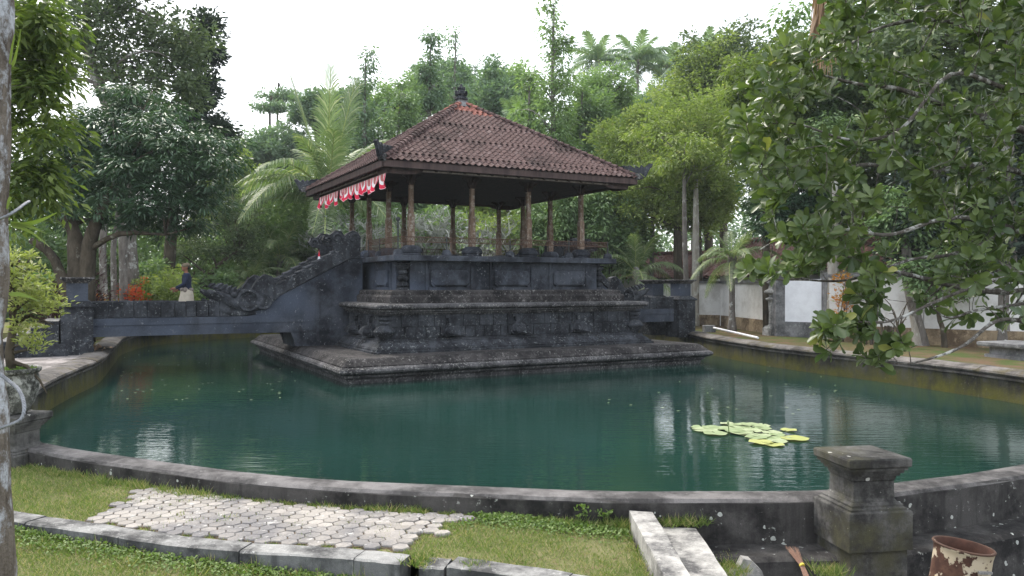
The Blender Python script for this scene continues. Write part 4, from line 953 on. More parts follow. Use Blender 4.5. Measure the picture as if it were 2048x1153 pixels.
def bush(name, label, cat, x, d, w, h, lm, n, per, size, seed, asp=.5, mode='up', z=.55, group=None, tpl='quad', stems=7, cr=None):
    f = foot(x, d, z); k = d / F; rg = np.random.default_rng(seed); r = empty(name, f, label=label, cat=cat, group=group)
    cl = clump_points(rg, [(0, 0, h * k * .55, w * k / 2, w * k * .45, h * k * .5)], total=n, shell=.3); cl[:, 2] = np.abs(cl[:, 2])
    b = MB()
    for i in range(stems): limb(b, rg, (0, 0, -.05), cl[int(rg.integers(len(cl)))], .03 * size / .15, .008, n=5, seg_=4)
    b.build('stem', M['bk_d'], r)
    crown('foliage', rg, cl, per, cr or size * 1.5, size, asp, lm, r, mode, .8, tpl)
    return r
bush('croton_bush', 'red and orange croton bush glowing above the left bridge parapet', 'bush', 266, 31.5, 66, 92, M['lf_red'], 60, 26, .14, 1)
bush('croton_bush', 'smaller orange croton bush just right of the left stone pillar', 'bush', 193, 29.5, 38, 76, M['lf_org'], 30, 24, .13, 2)
bush('cordyline_bush', 'maroon cordyline bush behind the walking person', 'bush', 370, 36.5, 62, 92, M['lf_mar'], 46, 22, .3, 3, .14)
bush('cordyline_bush', 'dark maroon bush behind the left stone pillar', 'bush', 128, 27, 60, 108, M['lf_mar'], 46, 22, .3, 4, .14)
bush('cordyline_bush', 'maroon bush between pillar and slim trunks', 'bush', 188, 29, 44, 125, M['lf_mar'], 40, 22, .3, 5, .14)
for i, (x, d, w, h, k) in enumerate(((90, 30, 80, 110, 'lf_mid'), (335, 33, 110, 110, 'lf_yel'), (420, 36, 120, 110, 'lf_mid'), (300, 35, 80, 130, 'lf_mid'), (225, 38, 130, 140, 'lf_olive'), (60, 36, 170, 170, 'lf_mid'))):
    bush('garden_bush', ('pale green bush behind the potted shrub at the far left', 'yellow-green bush left of the walking person', 'green bush behind the left naga head', 'green bush with slim stakes right of the red croton', 'olive bush behind the slim grey trunks', 'tall green thicket at the far left behind the steps')[i], 'bush', x, d, w, h, M[k], 110, 34, .17, 50 + i, mode='mix')
for i, (x, tilt) in enumerate(((288, 0), (277, .35), (305, .02), (258, 0))):
    f = foot(x, 33); o = MB().tube([(0, 0, 0), (tilt * .5, 0, .6), (tilt, 0, 1.35 if x != 258 else 2.4)], .025, 5).build('garden_stake', M['bk_p'], label=('upright pale stake beside the red croton', 'leaning pale stake against the upright one by the croton', 'second pale stake to the right of the leaning one', 'tall pale stake behind the red croton')[i], cat='stake'); o.location = f
# dark stone shrine wall glimpsed behind the mango trunk
sh = empty('stone_shrine', foot(150, 42), 0, label='dark stepped stone shrine half hidden behind the mango trunk', cat='shrine')
for i in range(9): MB().box(-1.9 + .12 * (i % 3), 1.9 - .12 * (i % 3), -1, 1, i * .42, i * .42 + .38).build('stone_course', M['stone_b'], sh)

# ------------------------------------------------------------------ palms
palm('large coconut palm with upright pale fronds left of the pavilion roof', foot(648, 40), Wp(655, 392, 40), .22, 'a', 29, 21, sc=1.38, nuts=5, upr=4)
palm('young palm with a tall upright frond behind the right naga head', foot(1276, 36), Wp(1272, 545, 36), .13, 'a', 12, 22, sc=.66, name='young_palm')
palm('slender palm with ringed trunk in front of the white compound wall', foot(1464, 30.5), Wp(1464, 520, 30.5), .15, 'a', 13, 23, sc=.52, name='young_palm')
palm('arching palm behind the left naga stairs with tangled fronds', foot(545, 40), Wp(560, 520, 40), .16, 'a', 16, 24, sc=.9)
palm('low feathery palm at the foot of the tall palm', foot(500, 38), Wp(500, 560, 38), .14, 'a', 12, 25, sc=.6)
for i, (x, y, d, sc, lab) in enumerate(((1195, 105, 75, 1.15, 'far coconut palm left of the pair on the skyline'), (1275, 105, 78, 1.35, 'tallest far coconut palm on the skyline'), (1335, 115, 80, 1.35, 'far coconut palm right of the tallest one'), (1410, 85, 70, 1.0, 'far palm at the right end of the skyline row'), (1040, 240, 55, 1.1, 'mid-distance palm showing just over the right roof slope'), (960, 160, 80, 1.0, 'small far palm crown behind the roof finial'), (1250, 215, 70, 1.0, 'far palm below the skyline row, between two tall trees'), (1350, 205, 75, 1.0, 'far palm low under the right skyline palms'), (1010, 150, 85, .9, 'small far palm left of the tall light tree'), (760, 330, 50, .9, 'mid-distance palm left of the roof corner ornament'))):
    palm(lab, foot(x + (i % 3 - 1) * 20, d), Wp(x, y + 22, d), .2, 'b', 17, 60 + i, sc=sc * .84, group='far coconut palms', lean=((i % 3 - 1) * .6, 0))

# ------------------------------------------------------------------ tall trees behind the pavilion
def spire(label, x, ytop, d, w, seed, lm, ybot=420, name='slim_tree', per=44, ncl=150, size=.3, group=None, gap=.0):
    f = foot(x, d); bl = []; n = 7
    for i in range(n):
        t = i / (n - 1); y = ytop + 18 + (ybot - ytop) * t; ww = w * (.32 + .68 * math.sin(min(1, t * 1.4) * math.pi / 2)) * (1 + .15 * math.sin(i * 2.3 + seed)); bl.append(blob(x + 8 * math.sin(i * 1.7 + seed), y, d, ww, (ybot - ytop) / n * .62))
    return tree(name, label, 'tree', f, [(*f, .26), tp(x + 4, 420, d, .22), tp(x - 3, (ytop + 400) / 2, d, .12), tp(x, ytop + 8, d, .03)], bl, ncl, per, .55, size, .42, lm, M['bk_g'], seed, mode='droop', limbs=40, shell=.15, squash=.8, twig=.025, group=group)
G_ = 'tall trees behind the pavilion'
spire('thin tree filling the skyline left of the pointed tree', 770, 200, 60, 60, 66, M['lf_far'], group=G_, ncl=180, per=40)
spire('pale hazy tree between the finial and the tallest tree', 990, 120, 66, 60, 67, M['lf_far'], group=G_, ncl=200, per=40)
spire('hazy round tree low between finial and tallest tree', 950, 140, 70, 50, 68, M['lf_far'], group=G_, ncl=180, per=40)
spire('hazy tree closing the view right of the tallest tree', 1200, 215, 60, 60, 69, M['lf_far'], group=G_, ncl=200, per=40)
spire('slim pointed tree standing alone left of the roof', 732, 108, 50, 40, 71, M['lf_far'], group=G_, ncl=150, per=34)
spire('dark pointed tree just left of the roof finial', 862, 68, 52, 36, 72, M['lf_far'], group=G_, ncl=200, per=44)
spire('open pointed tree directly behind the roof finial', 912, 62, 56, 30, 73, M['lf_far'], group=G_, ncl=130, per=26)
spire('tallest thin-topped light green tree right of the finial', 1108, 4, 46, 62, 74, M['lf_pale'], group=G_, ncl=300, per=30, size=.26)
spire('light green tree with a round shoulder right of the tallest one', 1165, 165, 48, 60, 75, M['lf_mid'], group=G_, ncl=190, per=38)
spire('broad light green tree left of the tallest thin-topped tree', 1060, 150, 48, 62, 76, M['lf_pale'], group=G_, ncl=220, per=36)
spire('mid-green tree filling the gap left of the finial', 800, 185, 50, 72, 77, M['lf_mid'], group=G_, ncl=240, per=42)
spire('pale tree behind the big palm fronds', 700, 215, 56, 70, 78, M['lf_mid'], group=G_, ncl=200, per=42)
def mass(label, x, y, d, rx, ry, seed, lm, ncl=200, per=44, size=.3, name='broadleaf_tree', group='background trees', cr=.6, mode='mix', bk='bk_d'):
    f = foot(x, d); k = min(1, max(.45, (d - 12) / 28)) * (.5 if d > 70 else 1); ncl = int(ncl * 1.3); return tree(name, label, 'tree', f, [(*f, .26 * k), tp(x - 5, min(560, y + ry), d, .2 * k), tp(x + 6, y, d, .1 * k)], [blob(x, y, d, rx, ry), blob(x - rx * .5, y + ry * .3, d + 1, rx * .6, ry * .7), blob(x + rx * .5, y + ry * .2, d + .5, rx * .6, ry * .7), blob(x, y + ry * .7, d, rx * .9, ry * .5)], ncl, per, cr, size, .45, lm, M[bk], seed, mode=mode, limbs=22, shell=.5, group=group)
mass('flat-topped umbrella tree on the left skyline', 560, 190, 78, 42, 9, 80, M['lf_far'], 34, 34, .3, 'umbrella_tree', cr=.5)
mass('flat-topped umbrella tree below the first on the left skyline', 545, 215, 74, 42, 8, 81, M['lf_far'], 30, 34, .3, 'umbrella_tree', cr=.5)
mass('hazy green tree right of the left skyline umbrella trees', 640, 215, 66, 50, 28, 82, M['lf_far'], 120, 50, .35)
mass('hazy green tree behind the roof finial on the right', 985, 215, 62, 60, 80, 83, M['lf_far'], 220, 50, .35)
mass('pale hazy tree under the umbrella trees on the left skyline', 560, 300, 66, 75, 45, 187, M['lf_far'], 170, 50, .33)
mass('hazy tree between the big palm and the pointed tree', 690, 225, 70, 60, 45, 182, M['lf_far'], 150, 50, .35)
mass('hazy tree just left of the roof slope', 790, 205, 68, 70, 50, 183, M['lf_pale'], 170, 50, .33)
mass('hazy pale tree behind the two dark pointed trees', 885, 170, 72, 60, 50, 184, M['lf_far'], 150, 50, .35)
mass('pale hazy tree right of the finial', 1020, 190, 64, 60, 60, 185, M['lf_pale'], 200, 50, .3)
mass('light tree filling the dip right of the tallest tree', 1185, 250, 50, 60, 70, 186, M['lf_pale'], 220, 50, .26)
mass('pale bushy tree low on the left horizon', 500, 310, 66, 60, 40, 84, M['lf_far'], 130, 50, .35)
mass('yellow-green tree at the left edge of the big palm', 455, 380, 48, 65, 80, 85, M['lf_yel'], 200, 44, .26)
mass('bushy tree behind the trunk of the big palm', 560, 440, 46, 90, 90, 86, M['lf_mid'], 260, 46, .26)
mass('bushy olive tree behind the left stair', 620, 500, 44, 90, 70, 87, M['lf_olive'], 220, 46, .24)
mass('green tree seen between the left posts of the pavilion', 730, 430, 46, 80, 90, 88, M['lf_mid'], 240, 46, .25)
mass('tree behind the middle of the pavilion', 860, 440, 52, 110, 90, 89, M['lf_mid'], 260, 46, .28)
mass('tree behind the right posts of the pavilion', 1000, 440, 50, 90, 90, 90, M['lf_yel'], 240, 46, .28)
mass('deep green long-leaved tree right of the pavilion posts', 1150, 430, 38, 95, 90, 91, M['lf_mid'], 330, 50, .24, mode='droop')
mass('feathery yellow-green tree right of the roof corner', 1290, 300, 42, 90, 110, 92, M['lf_yel'], 420, 50, .2, 'feathery_tree', cr=.5)
mass('second feathery yellow-green tree, nearer the foreground branches', 1400, 300, 38, 90, 140, 93, M['lf_yel'], 480, 50, .18, 'feathery_tree', cr=.5)
mass('feathery tree low above the compound roofs', 1360, 375, 37, 120, 75, 94, M['lf_yel'], 330, 50, .17, 'feathery_tree', cr=.45)
mass('airy yellow-green tree reaching up behind the feathery trees', 1420, 175, 45, 80, 80, 188, M['lf_yel'], 240, 40, .22, 'feathery_tree', cr=.7)
mass('airy pale tree between the right roof slope and the skyline palms', 1215, 190, 52, 50, 60, 189, M['lf_pale'], 150, 40, .26, cr=.7)
mass('green tree low behind the right bridge', 1230, 460, 38, 70, 80, 95, M['lf_mid'], 220, 50, .2)
mass('dark far tree below the skyline palms', 1250, 260, 66, 80, 60, 96, M['lf_far'], 200, 50, .35)
mass('dark far tree right of the skyline palms', 1370, 210, 64, 80, 50, 97, M['lf_far'], 180, 50, .35)
mass('olive tree reaching the skyline behind the foreground branches', 1450, 150, 46, 90, 90, 98, M['lf_olive'], 280, 46, .26)
mass('bright green long-leaved tree just left of the foreground branches', 1535, 200, 29, 75, 130, 99, M['lf_bright'], 260, 40, .19, 'mango_tree', cr=.4, mode='droop')
mass('green mango tree in front of the white wall behind the foreground branches', 1600, 400, 29, 90, 70, 100, M['lf_mango'], 260, 44, .19, 'mango_tree', cr=.4, mode='droop')
mass('tall dark tree behind the foreground branches', 1720, 130, 30, 170, 150, 101, M['lf_mid'], 420, 46, .24, mode='droop')
mass('tall dark tree in the upper right corner behind the foreground branches', 1960, 150, 26, 190, 190, 102, M['lf_olive'], 480, 46, .24)
mass('dense dark tree at the right edge above the compound wall', 1950, 420, 24, 150, 120, 103, M['lf_dark'], 330, 46, .22)
mass('olive tree above the compound roof behind the foreground branches', 1760, 380, 32, 120, 100, 104, M['lf_olive'], 260, 46, .24)
# far wood closing the horizon all round (reads as one mass)
rg = np.random.default_rng(5); cl = []
for i in range(5200):
    a = rg.uniform(-2.4, 2.4); rr = rg.uniform(70, 100); top = 5.5 + 2.2 * math.sin(a * 9) + 1.5 * math.sin(a * 23 + 1)
    cl.append((math.sin(a) * rr, math.cos(a) * rr, 1.5 + top * rg.random() ** .8 * 1.0))
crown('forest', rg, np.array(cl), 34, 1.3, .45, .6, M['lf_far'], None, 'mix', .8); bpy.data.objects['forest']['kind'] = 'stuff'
# low hedge of mixed shrubs behind the pool
rg = np.random.default_rng(6); cl = []
for i in range(2900):
    a = rg.uniform(-.72, .34); rr = rg.uniform(41, 47); cl.append((math.sin(a) * rr, math.cos(a) * rr, .6 + (2.6 + 3.4 * (a < -.12) * min(1, (-.12 - a) * 6)) * rg.random() * (1 + .3 * math.sin(a * 21))))
crown('undergrowth', rg, np.array(cl), 30, .55, .3, .4, M['lf_mid'], None, 'mix', .8); bpy.data.objects['undergrowth']['kind'] = 'stuff'
# frangipani thicket of bare grey twigs behind the pavilion
for i, (x, d, lab) in enumerate(((755, 39.5, 'leafless frangipani with pale twisting twigs behind the left posts'), (875, 40, 'leafless frangipani with pale twigs behind the middle posts'), (985, 39.6, 'frangipani with white blossoms behind the right posts'))):
    f = foot(x, d); r = empty('frangipani_tree', f, label=lab, cat='tree', group='frangipani trees behind the pavilion'); rg = np.random.default_rng(70 + i); b = MB(); tips = []
    def grow(p, dr, L_, rad, dep):
        q = p + dr * L_; m_ = p.lerp(q, .5) + Vector(rg.normal(0, .1, 3)) * L_; b.tube([p, m_, q], [rad, rad * .85, rad * .7], 4, False)
        if dep == 0: tips.append(q); return
        for _ in range(3 if dep > 1 else 2):
            v = Vector(rg.normal(0, 1, 3)); v.z = abs(v.z) * .6; d2 = (dr * .8 + v.normalized() * .9).normalized(); grow(q, d2, L_ * rg.uniform(.66, .85), rad * .68, dep - 1)
    for k in range(3): grow(Vector((0, 0, 0)), Vector((rg.normal(0, .5), rg.normal(0, .3), 1)).normalized(), 1.75, .15, 6 if k == 0 else 5)
    b.build('branches', M['frang'], r)
    if tips: 
        tt = np.array([tuple(q) for q in tips]); sel = tt[rg.random(len(tt)) < (.5 if i == 2 else .22)]
        if len(sel): crown('leaves', rg, sel, 7, .12, .3, .3, M['lf_yel'] if i == 2 else M['lf_mid'], r, 'mix')
        fl = tt[rg.random(len(tt)) < .09]; m_ = MB()
        for q in fl:
            for a in range(5): t_ = a * 1.257; m_.add([tuple(q), (q[0] + .1 * math.cos(t_), q[1] + .1 * math.sin(t_), q[2] + .06), (q[0] + .1 * math.cos(t_ + .9), q[1] + .1 * math.sin(t_ + .9), q[2] + .06)], [(0, 1, 2)])
        m_.build('blossoms', M['white2'], r, kind='stuff')
# ------------------------------------------------------------------ compound wall and houses on the right
def wall_run(label, pts, z1, m, mb_, zb, t_=.25, z0=.4, cap=True, cat='wall', name='compound_wall'):
    o0 = pts[0]; r = empty(name, (o0[0], o0[1], z0), label=label, cat=cat)
    for i in range(len(pts) - 1):
        a = Vector((pts[i][0] - o0[0], pts[i][1] - o0[1], 0)); c = Vector((pts[i + 1][0] - o0[0], pts[i + 1][1] - o0[1], 0)); L_ = (c - a).length; an = math.atan2(c.y - a.y, c.x - a.x)
        Mx = Matrix.Translation(a) @ Matrix.Rotation(an, 4, 'Z')
        MB().box(.003, L_ - .003, -t_ / 2, t_ / 2, zb - z0, z1 - z0, Mx).build('wall_face', m, r)
        MB().box(0, L_, -t_ / 2 - .05, t_ / 2 + .05, 0, zb - z0 - .002, Mx).build('wall_base', mb_, r)
        if cap: MB().box(0, L_, -t_ / 2 - .08, t_ / 2 + .08, z1 - z0 + .002, z1 - z0 + .1, Mx).build('coping', M['greyp'], r)
    return r
def gp(x, y, z=.55): p = Gp(x, y, z); return (p.x, p.y)
wall_run('long dull white compound wall with brown base, behind the slender palm', [gp(1320, 648), gp(1446, 652), gp(1555, 668)], 2.42, M['white'], M['wbase'], 1.02)
wall_run('bright whitewashed wall panel with grey plinth beside the stone lantern', [gp(1560, 673), gp(1652, 677)], 2.55, M['white2'], M['greyp'], 1.08, cap=False)
for i, (x, y) in enumerate(((1556, 673), (1656, 678))):
    p = gp(x, y); MB().box(-.16, .16, -.2, .2, .4, 2.75).build('wall_pier', M['greyp'], label=('grey pier at the left end of the bright white wall panel', 'grey pier at the right end of the bright white wall panel')[i], cat='pier').location = (p[0], p[1] - .05, 0)
wall_run('long whitewashed compound wall with brown base seen under the foreground branches', [gp(1662, 680), gp(1850, 690), gp(2080, 700), gp(2600, 740)], 2.6, M['white'], M['wbase'], 1.05)
def house(label, p0, p1, depth, ze, rise, over=.5, hz=None, seed=0):
    p0, p1 = Vector((*p0, 0)), Vector((*p1, 0)); L_ = (p1 - p0).length; an = math.atan2(p1.y - p0.y, p1.x - p0.x)
    r = empty('compound_house', (p0.x, p0.y, .5), an, label=label, cat='house')
    MB().box(0, L_, 0, depth, 0, ze - .5).build('wall', M['white'], r)
    z = ze - .5 - .05; y0 = -over; ym = depth / 2; sl = math.atan2(rise, ym - y0); ls = math.hypot(rise, ym - y0)
    MB().add([(-over, y0, z - .03), (L_ + over, y0, z - .03), (L_ + over, ym, z + rise - .03), (-over, ym, z + rise - .03), (L_ + over, depth + over, z - .03), (-over, depth + over, z - .03)], [(0, 1, 2, 3), (3, 2, 4, 5)]).build('roof', M['dwood'], r)
    tl = tile_mb(.24, .32); b = MB(); rr = random.Random(seed); rf = r.children[-1] if len(r.children) else r
    tiles = []
    for j in range(int(ls / .25)):
        for i in range(int((L_ + 2 * over) / .24)):
            tiles.append(Matrix.Translation((-over + .12 + i * .24, y0, z)) @ Matrix.Rotation(sl, 4, 'X') @ Matrix.Translation((0, j * .25, .03 + rr.uniform(0, .012))) @ Matrix.Rotation(-.07 + rr.uniform(-.03, .03), 4, 'X') @ Matrix.Rotation(rr.uniform(-.05, .05), 4, 'Z'))
    for Mx in tiles: b.add(tl.v, tl.f, Mx)
    b.build('roof_tiles', M['tileb'], r, kind='stuff')
    MB().tube([(-over, ym, z + rise + .06), (L_ + over, ym, z + rise + .06)], .12, 6).build('ridge', M['tileb'], r)
    return r
house('low house with a shaggy pale brown tiled roof behind the right naga heads', Wp(1240, HY, 41).to_2d(), Wp(1432, HY, 38).to_2d(), 4.2, 2.72, 1.25, seed=1)
house('house with a red tiled roof behind the slender palm', Wp(1440, HY, 35.2).to_2d(), Wp(1590, HY, 32).to_2d(), 4.4, 2.78, 1.6, seed=2)
house('long tiled house roof glimpsed through the foreground branches', Wp(1640, HY, 29.5).to_2d(), Wp(2120, HY, 26.5).to_2d(), 4.6, 3.0, 1.7, seed=3)
# stone lantern
p = gp(1546, 672); ln_ = empty('stone_lantern', (p[0], p[1], .5), .3, label='slender grey stone lantern pillar with stacked discs in front of the white wall', cat='lantern')
MB().sq([(.26, 0), (.26, .32), (.22, .34), (.2, .4)]).build('foot', M['lant'], ln_)
MB().sq([(.19, .4), (.14, .46), (.13, .8), (.15, 1.15), (.17, 1.28)], n=8).build('shaft', M['lant'], ln_)
MB().sq([(.17, 1.28), (.24, 1.34), (.24, 1.38), (.14, 1.42), (.14, 1.5), (.28, 1.58), (.29, 1.63), (.15, 1.72), (.13, 1.85), (.2, 1.92), (.2, 1.97), (.1, 2.02)], n=8).build('disc_stack', M['lant'], ln_)
MB().sq([(.12, 2.0), (.22, 2.1), (.22, 2.4), (.3, 2.42), (.1, 2.7)], n=4).build('lamp_box', M['lant'], ln_)
# small things along the right bank
MB().box(-.22, .22, -.18, .18, 0, .30, bev=.02).build('concrete_block', M['greyp'], label='small grey concrete block at the foot of the right stone pillar', cat='block').location = (*gp(1418, 664), .5)
a, c = Gp(1428, 656, .75), Gp(1516, 676, .64); MB().tube([(0, 0, 0), tuple(c - a)], .04, 6).build('white_pole', M['white2'], label='long white pole lying on the ground right of the stone pillar', cat='pole').location = a
p = gp(2035, 716); r = empty('stone_planter', (p[0], p[1], .5), .3, label='low wide grey stone planter at the right edge behind the coping', cat='planter')
MB().sq([(.5, 0), (.5, .12), (.42, .14), (.42, .32)]).build('base', M['greyp'], r); MB().sq([(.6, .322), (.62, .36), (.62, .42), (.55, .44)]).build('rim', M['greyp'], r)
for i, (x, y, top, r0, lean_, mk, lab) in enumerate(((1662, 682, 300, .2, 6, 'bk_p', 'pale trunk with lichen rings in front of the grey pier right of the bright wall'), (1838, 696, 470, .13, -22, 'bk_p', 'curved pale trunk under the foreground branches'), (1848, 696, 440, .16, -40, 'bk_g', 'darker ringed palm trunk leaning against the curved pale one'), (2008, 700, 250, .3, 5, 'bk_g', 'thick grey trunk at the right edge behind the planter'), (1890, 700, 560, .07, -16, 'bk_d', 'thin dark leaning trunk beside the foreground twigs'), (1390, 655, 350, .18, 2, 'bk_p', 'straight pale twin trunk behind the right stone pillar'), (1378, 657, 330, .13, -10, 'bk_g', 'grey trunk just left of the pale twin trunk'), (1300, 648, 300, .12, 6, 'bk_g', 'slim grey trunk rising behind the right naga head'))):
    q = Gp(x, y, .5); d = q.y
    tree('tree', lab, 'tree', tuple(q), [(q.x, q.y, .45, r0 * 1.25), tp(x + lean_ * .25, y - 40, d, r0), tp(x + lean_ * .8, (y + top) / 2, d, r0 * .85), tp(x + lean_, top, d, r0 * .5)], [blob(x + lean_, top - 20, d, 60, 45)], 50, 40, .4, .2, .4, M['lf_yel' if i in (5, 6, 7) else 'lf_mid' if i != 3 else 'lf_olive'], M[mk], 120 + i, limbs=10)
# dead shrub and stump group
f = gp(1797, 698); b = MB(); rg = np.random.default_rng(9)
b.tube([(0, 0, 0), (.02, 0, .4), (.0, .02, .55)], [.06, .05, .07], 6)
for i in range(9): limb(b, rg, (0, 0, .5), (rg.uniform(-.5, .5), rg.uniform(-.3, .3), rg.uniform(.8, 1.5)), .025, .006, n=5, seg_=4)
b.build('dead_shrub', M['bk_d'], label='leafless dead shrub with a knobbly stem under the foreground branches', cat='shrub').location = (*f, .55)
f = gp(1757, 690); b = MB()
for i in range(9):
    x = -.35 + i * .09; b.tube([(x, rg.uniform(-.1, .1), 0), (x + rg.uniform(-.03, .03), 0, rg.uniform(.3, .75))], .04, 5)
b.build('cut_stem_clump', M['bk_d'], label='clump of cut stems sticking up left of the dead shrub', cat='shrub').location = (*f, .55)
# croton with red and yellow leaves by the right pier
bush('croton_bush', 'tall red and yellow croton in front of the white wall behind the branches', 'bush', 1686, 25.5, 26, 130, M['lf_org'], 22, 18, .13, 6)
# offering seat plant etc: small red-white pennant on the stair
r = empty('pennant', tuple(AB(-4.95, .8, 2.98)), TH, label='tiny red and white pennant stuck on the left stair balustrade', cat='flag')
MB().add([(0, 0, 0), (.13, 0, 0), (.09, 0, .2), (.04, 0, .2)], [(0, 1, 2, 3)]).build('white_part', M['white2'], r); M['redcloth'] = plain('red_cloth', (.65, .02, .05)); MB().add([(.035, 0, .2), (.095, 0, .2), (.07, 0, .4)], [(0, 1, 2)]).build('red_part', M['redcloth'], r)

# ------------------------------------------------------------------ person walking on the left bridge
pr = empty('person', tuple(AB(-8.38, .05, 1.272)), TH + math.pi, label='man in dark blue shirt, patterned headcloth and cream sarong walking left on the bridge', cat='person')   # local +x = walking direction
M['skin'] = plain('brown_skin', (.22, .1, .06), .6, .08); M['shirt'] = plain('navy_shirt', (.012, .018, .04), .9, .2); M['sarong'] = plain('cream_sarong', (.45, .4, .33), .85, .12); M['hcloth'] = plain('patterned_headcloth', (.14, .11, .075), .85, .6, 60)
M['sash'] = plain('patterned_sash', (.2, .17, .15), .8, .9, 45); M['hair'] = plain('black_hair', (.01, .009, .009), .6)
def fuse(name, b, m, parent, vox=.011):
    me = b.mesh(name, m); o = bpy.data.objects.new(name, me); COL.objects.link(o)
    md = o.modifiers.new('r', 'REMESH'); md.mode = 'VOXEL'; md.voxel_size = vox; md.use_smooth_shade = True
    sm = o.modifiers.new('s', 'SMOOTH'); sm.factor = .5; sm.iterations = 3
    dg = bpy.context.evaluated_depsgraph_get(); me2 = bpy.data.meshes.new_from_object(o.evaluated_get(dg)); bpy.data.objects.remove(o); me2.name = name
    me2.materials.clear(); me2.materials.append(m); return link(name, me2, parent)
def oval(b, lv, n=14):          # (x, y, z, rx, ry) rings
    vs = [(x + rx * math.cos(2 * math.pi * j / n), y + ry * math.sin(2 * math.pi * j / n), z) for (x, y, z, rx, ry) in lv for j in range(n)]
    fs = [(i * n + j, i * n + (j + 1) % n, (i + 1) * n + (j + 1) % n, (i + 1) * n + j) for i in range(len(lv) - 1) for j in range(n)] + [tuple(range(n - 1, -1, -1)), tuple(range((len(lv) - 1) * n, len(lv) * n))]
    return b.add(vs, fs)
b = MB()      # the whole body: legs, trunk, neck, head, arms, hands as one surface
oval(b, [(0, 0, .84, .12, .16), (0, 0, .95, .12, .165), (0, 0, 1.08, .1, .135), (.005, 0, 1.24, .115, .155), (.0, 0, 1.34, .1, .165), (.0, 0, 1.39, .07, .11), (.005, 0, 1.415, .05, .06)])
b.tube([(.005, 0, 1.38), (.02, 0, 1.45), (.03, 0, 1.5)], [.06, .05, .05], 10)
b.ball((.03, 0, 1.575), (.095, .073, .105), 16); b.ball((.07, 0, 1.52), (.055, .05, .05), 10)
b.tube([(.118, 0, 1.60), (.142, 0, 1.565), (.128, 0, 1.555)], [.01, .018, .012], 8); b.ball((.118, 0, 1.525), (.014, .026, .012), 8); b.ball((.105, 0, 1.49), (.025, .022, .018), 8); b.ball((.108, 0, 1.61), (.018, .05, .01), 8)
for s_ in (-1, 1): b.ball((.02, s_ * .075, 1.57), (.02, .012, .032), 8)
for s_, el, wr in ((1, (.09, .215, 1.1), (.32, .17, .985)), (-1, (.03, -.22, 1.1), (.22, -.2, .93))):
    b.ball((0, s_ * .165, 1.345), .058, 10); b.tube([(0, s_ * .165, 1.35), ((el[0]) * .5, s_ * .2, 1.23), el], [.058, .05, .042], 10); b.tube([el, tuple(el[i] * .5 + wr[i] * .5 for i in range(3)), wr], [.042, .036, .027], 10)
    b.ball((wr[0] + .045, wr[1], wr[2] - .01), (.05, .022, .038), 10)
for s_, kn, an in ((1, (.15, .09, .48), (.12, .09, .08)), (-1, (-.04, -.09, .48), (-.22, -.09, .12))):
    b.tube([(0, s_ * .085, .88), kn], [.095, .062], 10); b.tube([kn, tuple(kn[i] * .6 + an[i] * .4 for i in range(3)), an], [.062, .06, .038], 10); b.tube([(an[0] - .04, an[1], an[2] - .05), (an[0] + .16, an[1], an[2] - .055)], [.04, .03], 8)
fuse('body', b, M['skin'], pr)
b = MB(); oval(b, [(0, 0, .93, .15, .185), (0, 0, 1.0, .135, .17), (0, 0, 1.1, .12, .155), (.005, 0, 1.24, .132, .172), (.0, 0, 1.34, .118, .18), (.0, 0, 1.395, .085, .12), (.005, 0, 1.42, .062, .07)])
for s_, el, wr in ((1, (.09, .215, 1.1), (.30, .173, .995)), (-1, (.03, -.22, 1.1), (.2, -.2, .94))):
    b.ball((0, s_ * .165, 1.345), .072, 10); b.tube([(0, s_ * .165, 1.345), (el[0] * .5, s_ * .2, 1.23), el], [.072, .065, .058], 10); b.tube([el, wr], [.058, .042], 10)
fuse('shirt', b, M['shirt'], pr, .013)
b = MB(); vs = []; n = 28; lv = ((1.0, .14, .165, 0), (.9, .165, .19, 0), (.8, .18, .2, 0), (.5, .22, .2, .02), (.2, .29, .21, -.0), (.12, .3, .21, 0))
for z, rx, ry, ox in lv:
    for j in range(n):
        t_ = 2 * math.pi * j / n; w = 1 + .05 * math.sin(7 * t_ + z * 3) * (1.1 - z); vs.append((ox + rx * w * math.cos(t_), ry * w * math.sin(t_), z))
b.add(vs, [(i * n + j, i * n + (j + 1) % n, (i + 1) * n + (j + 1) % n, (i + 1) * n + j) for i in range(len(lv) - 1) for j in range(n)]); b.build('sarong', M['sarong'], pr, smooth=True)
b = MB(); b.sq([(.165, .905), (.175, .93), (.17, .975), (.155, 1.0)], n=14); b.ball((.06, .17, .95), (.06, .03, .08), 8); b.build('sash', M['sash'], pr, smooth=True)
b = MB(); Mx = Matrix.Translation((.02, 0, 1.615)) @ Matrix.Rotation(.22, 4, 'Y') @ Matrix.Diagonal((1.22, 1, 1, 1)); b.sq([(.078, -.03), (.086, -.015), (.085, .03), (.068, .06), (.03, .078), (.005, .08)], Mx, n=16); b.ball((-.1, 0, 1.585), (.045, .03, .025), 6); b.ball((.1, 0, 1.68), (.02, .015, .03), 6); b.build('headcloth', M['hcloth'], pr, smooth=True)
b = MB(); b.ball((-.022, 0, 1.56), (.055, .066, .062), 10); b.build('hair', M['hair'], pr, smooth=True)
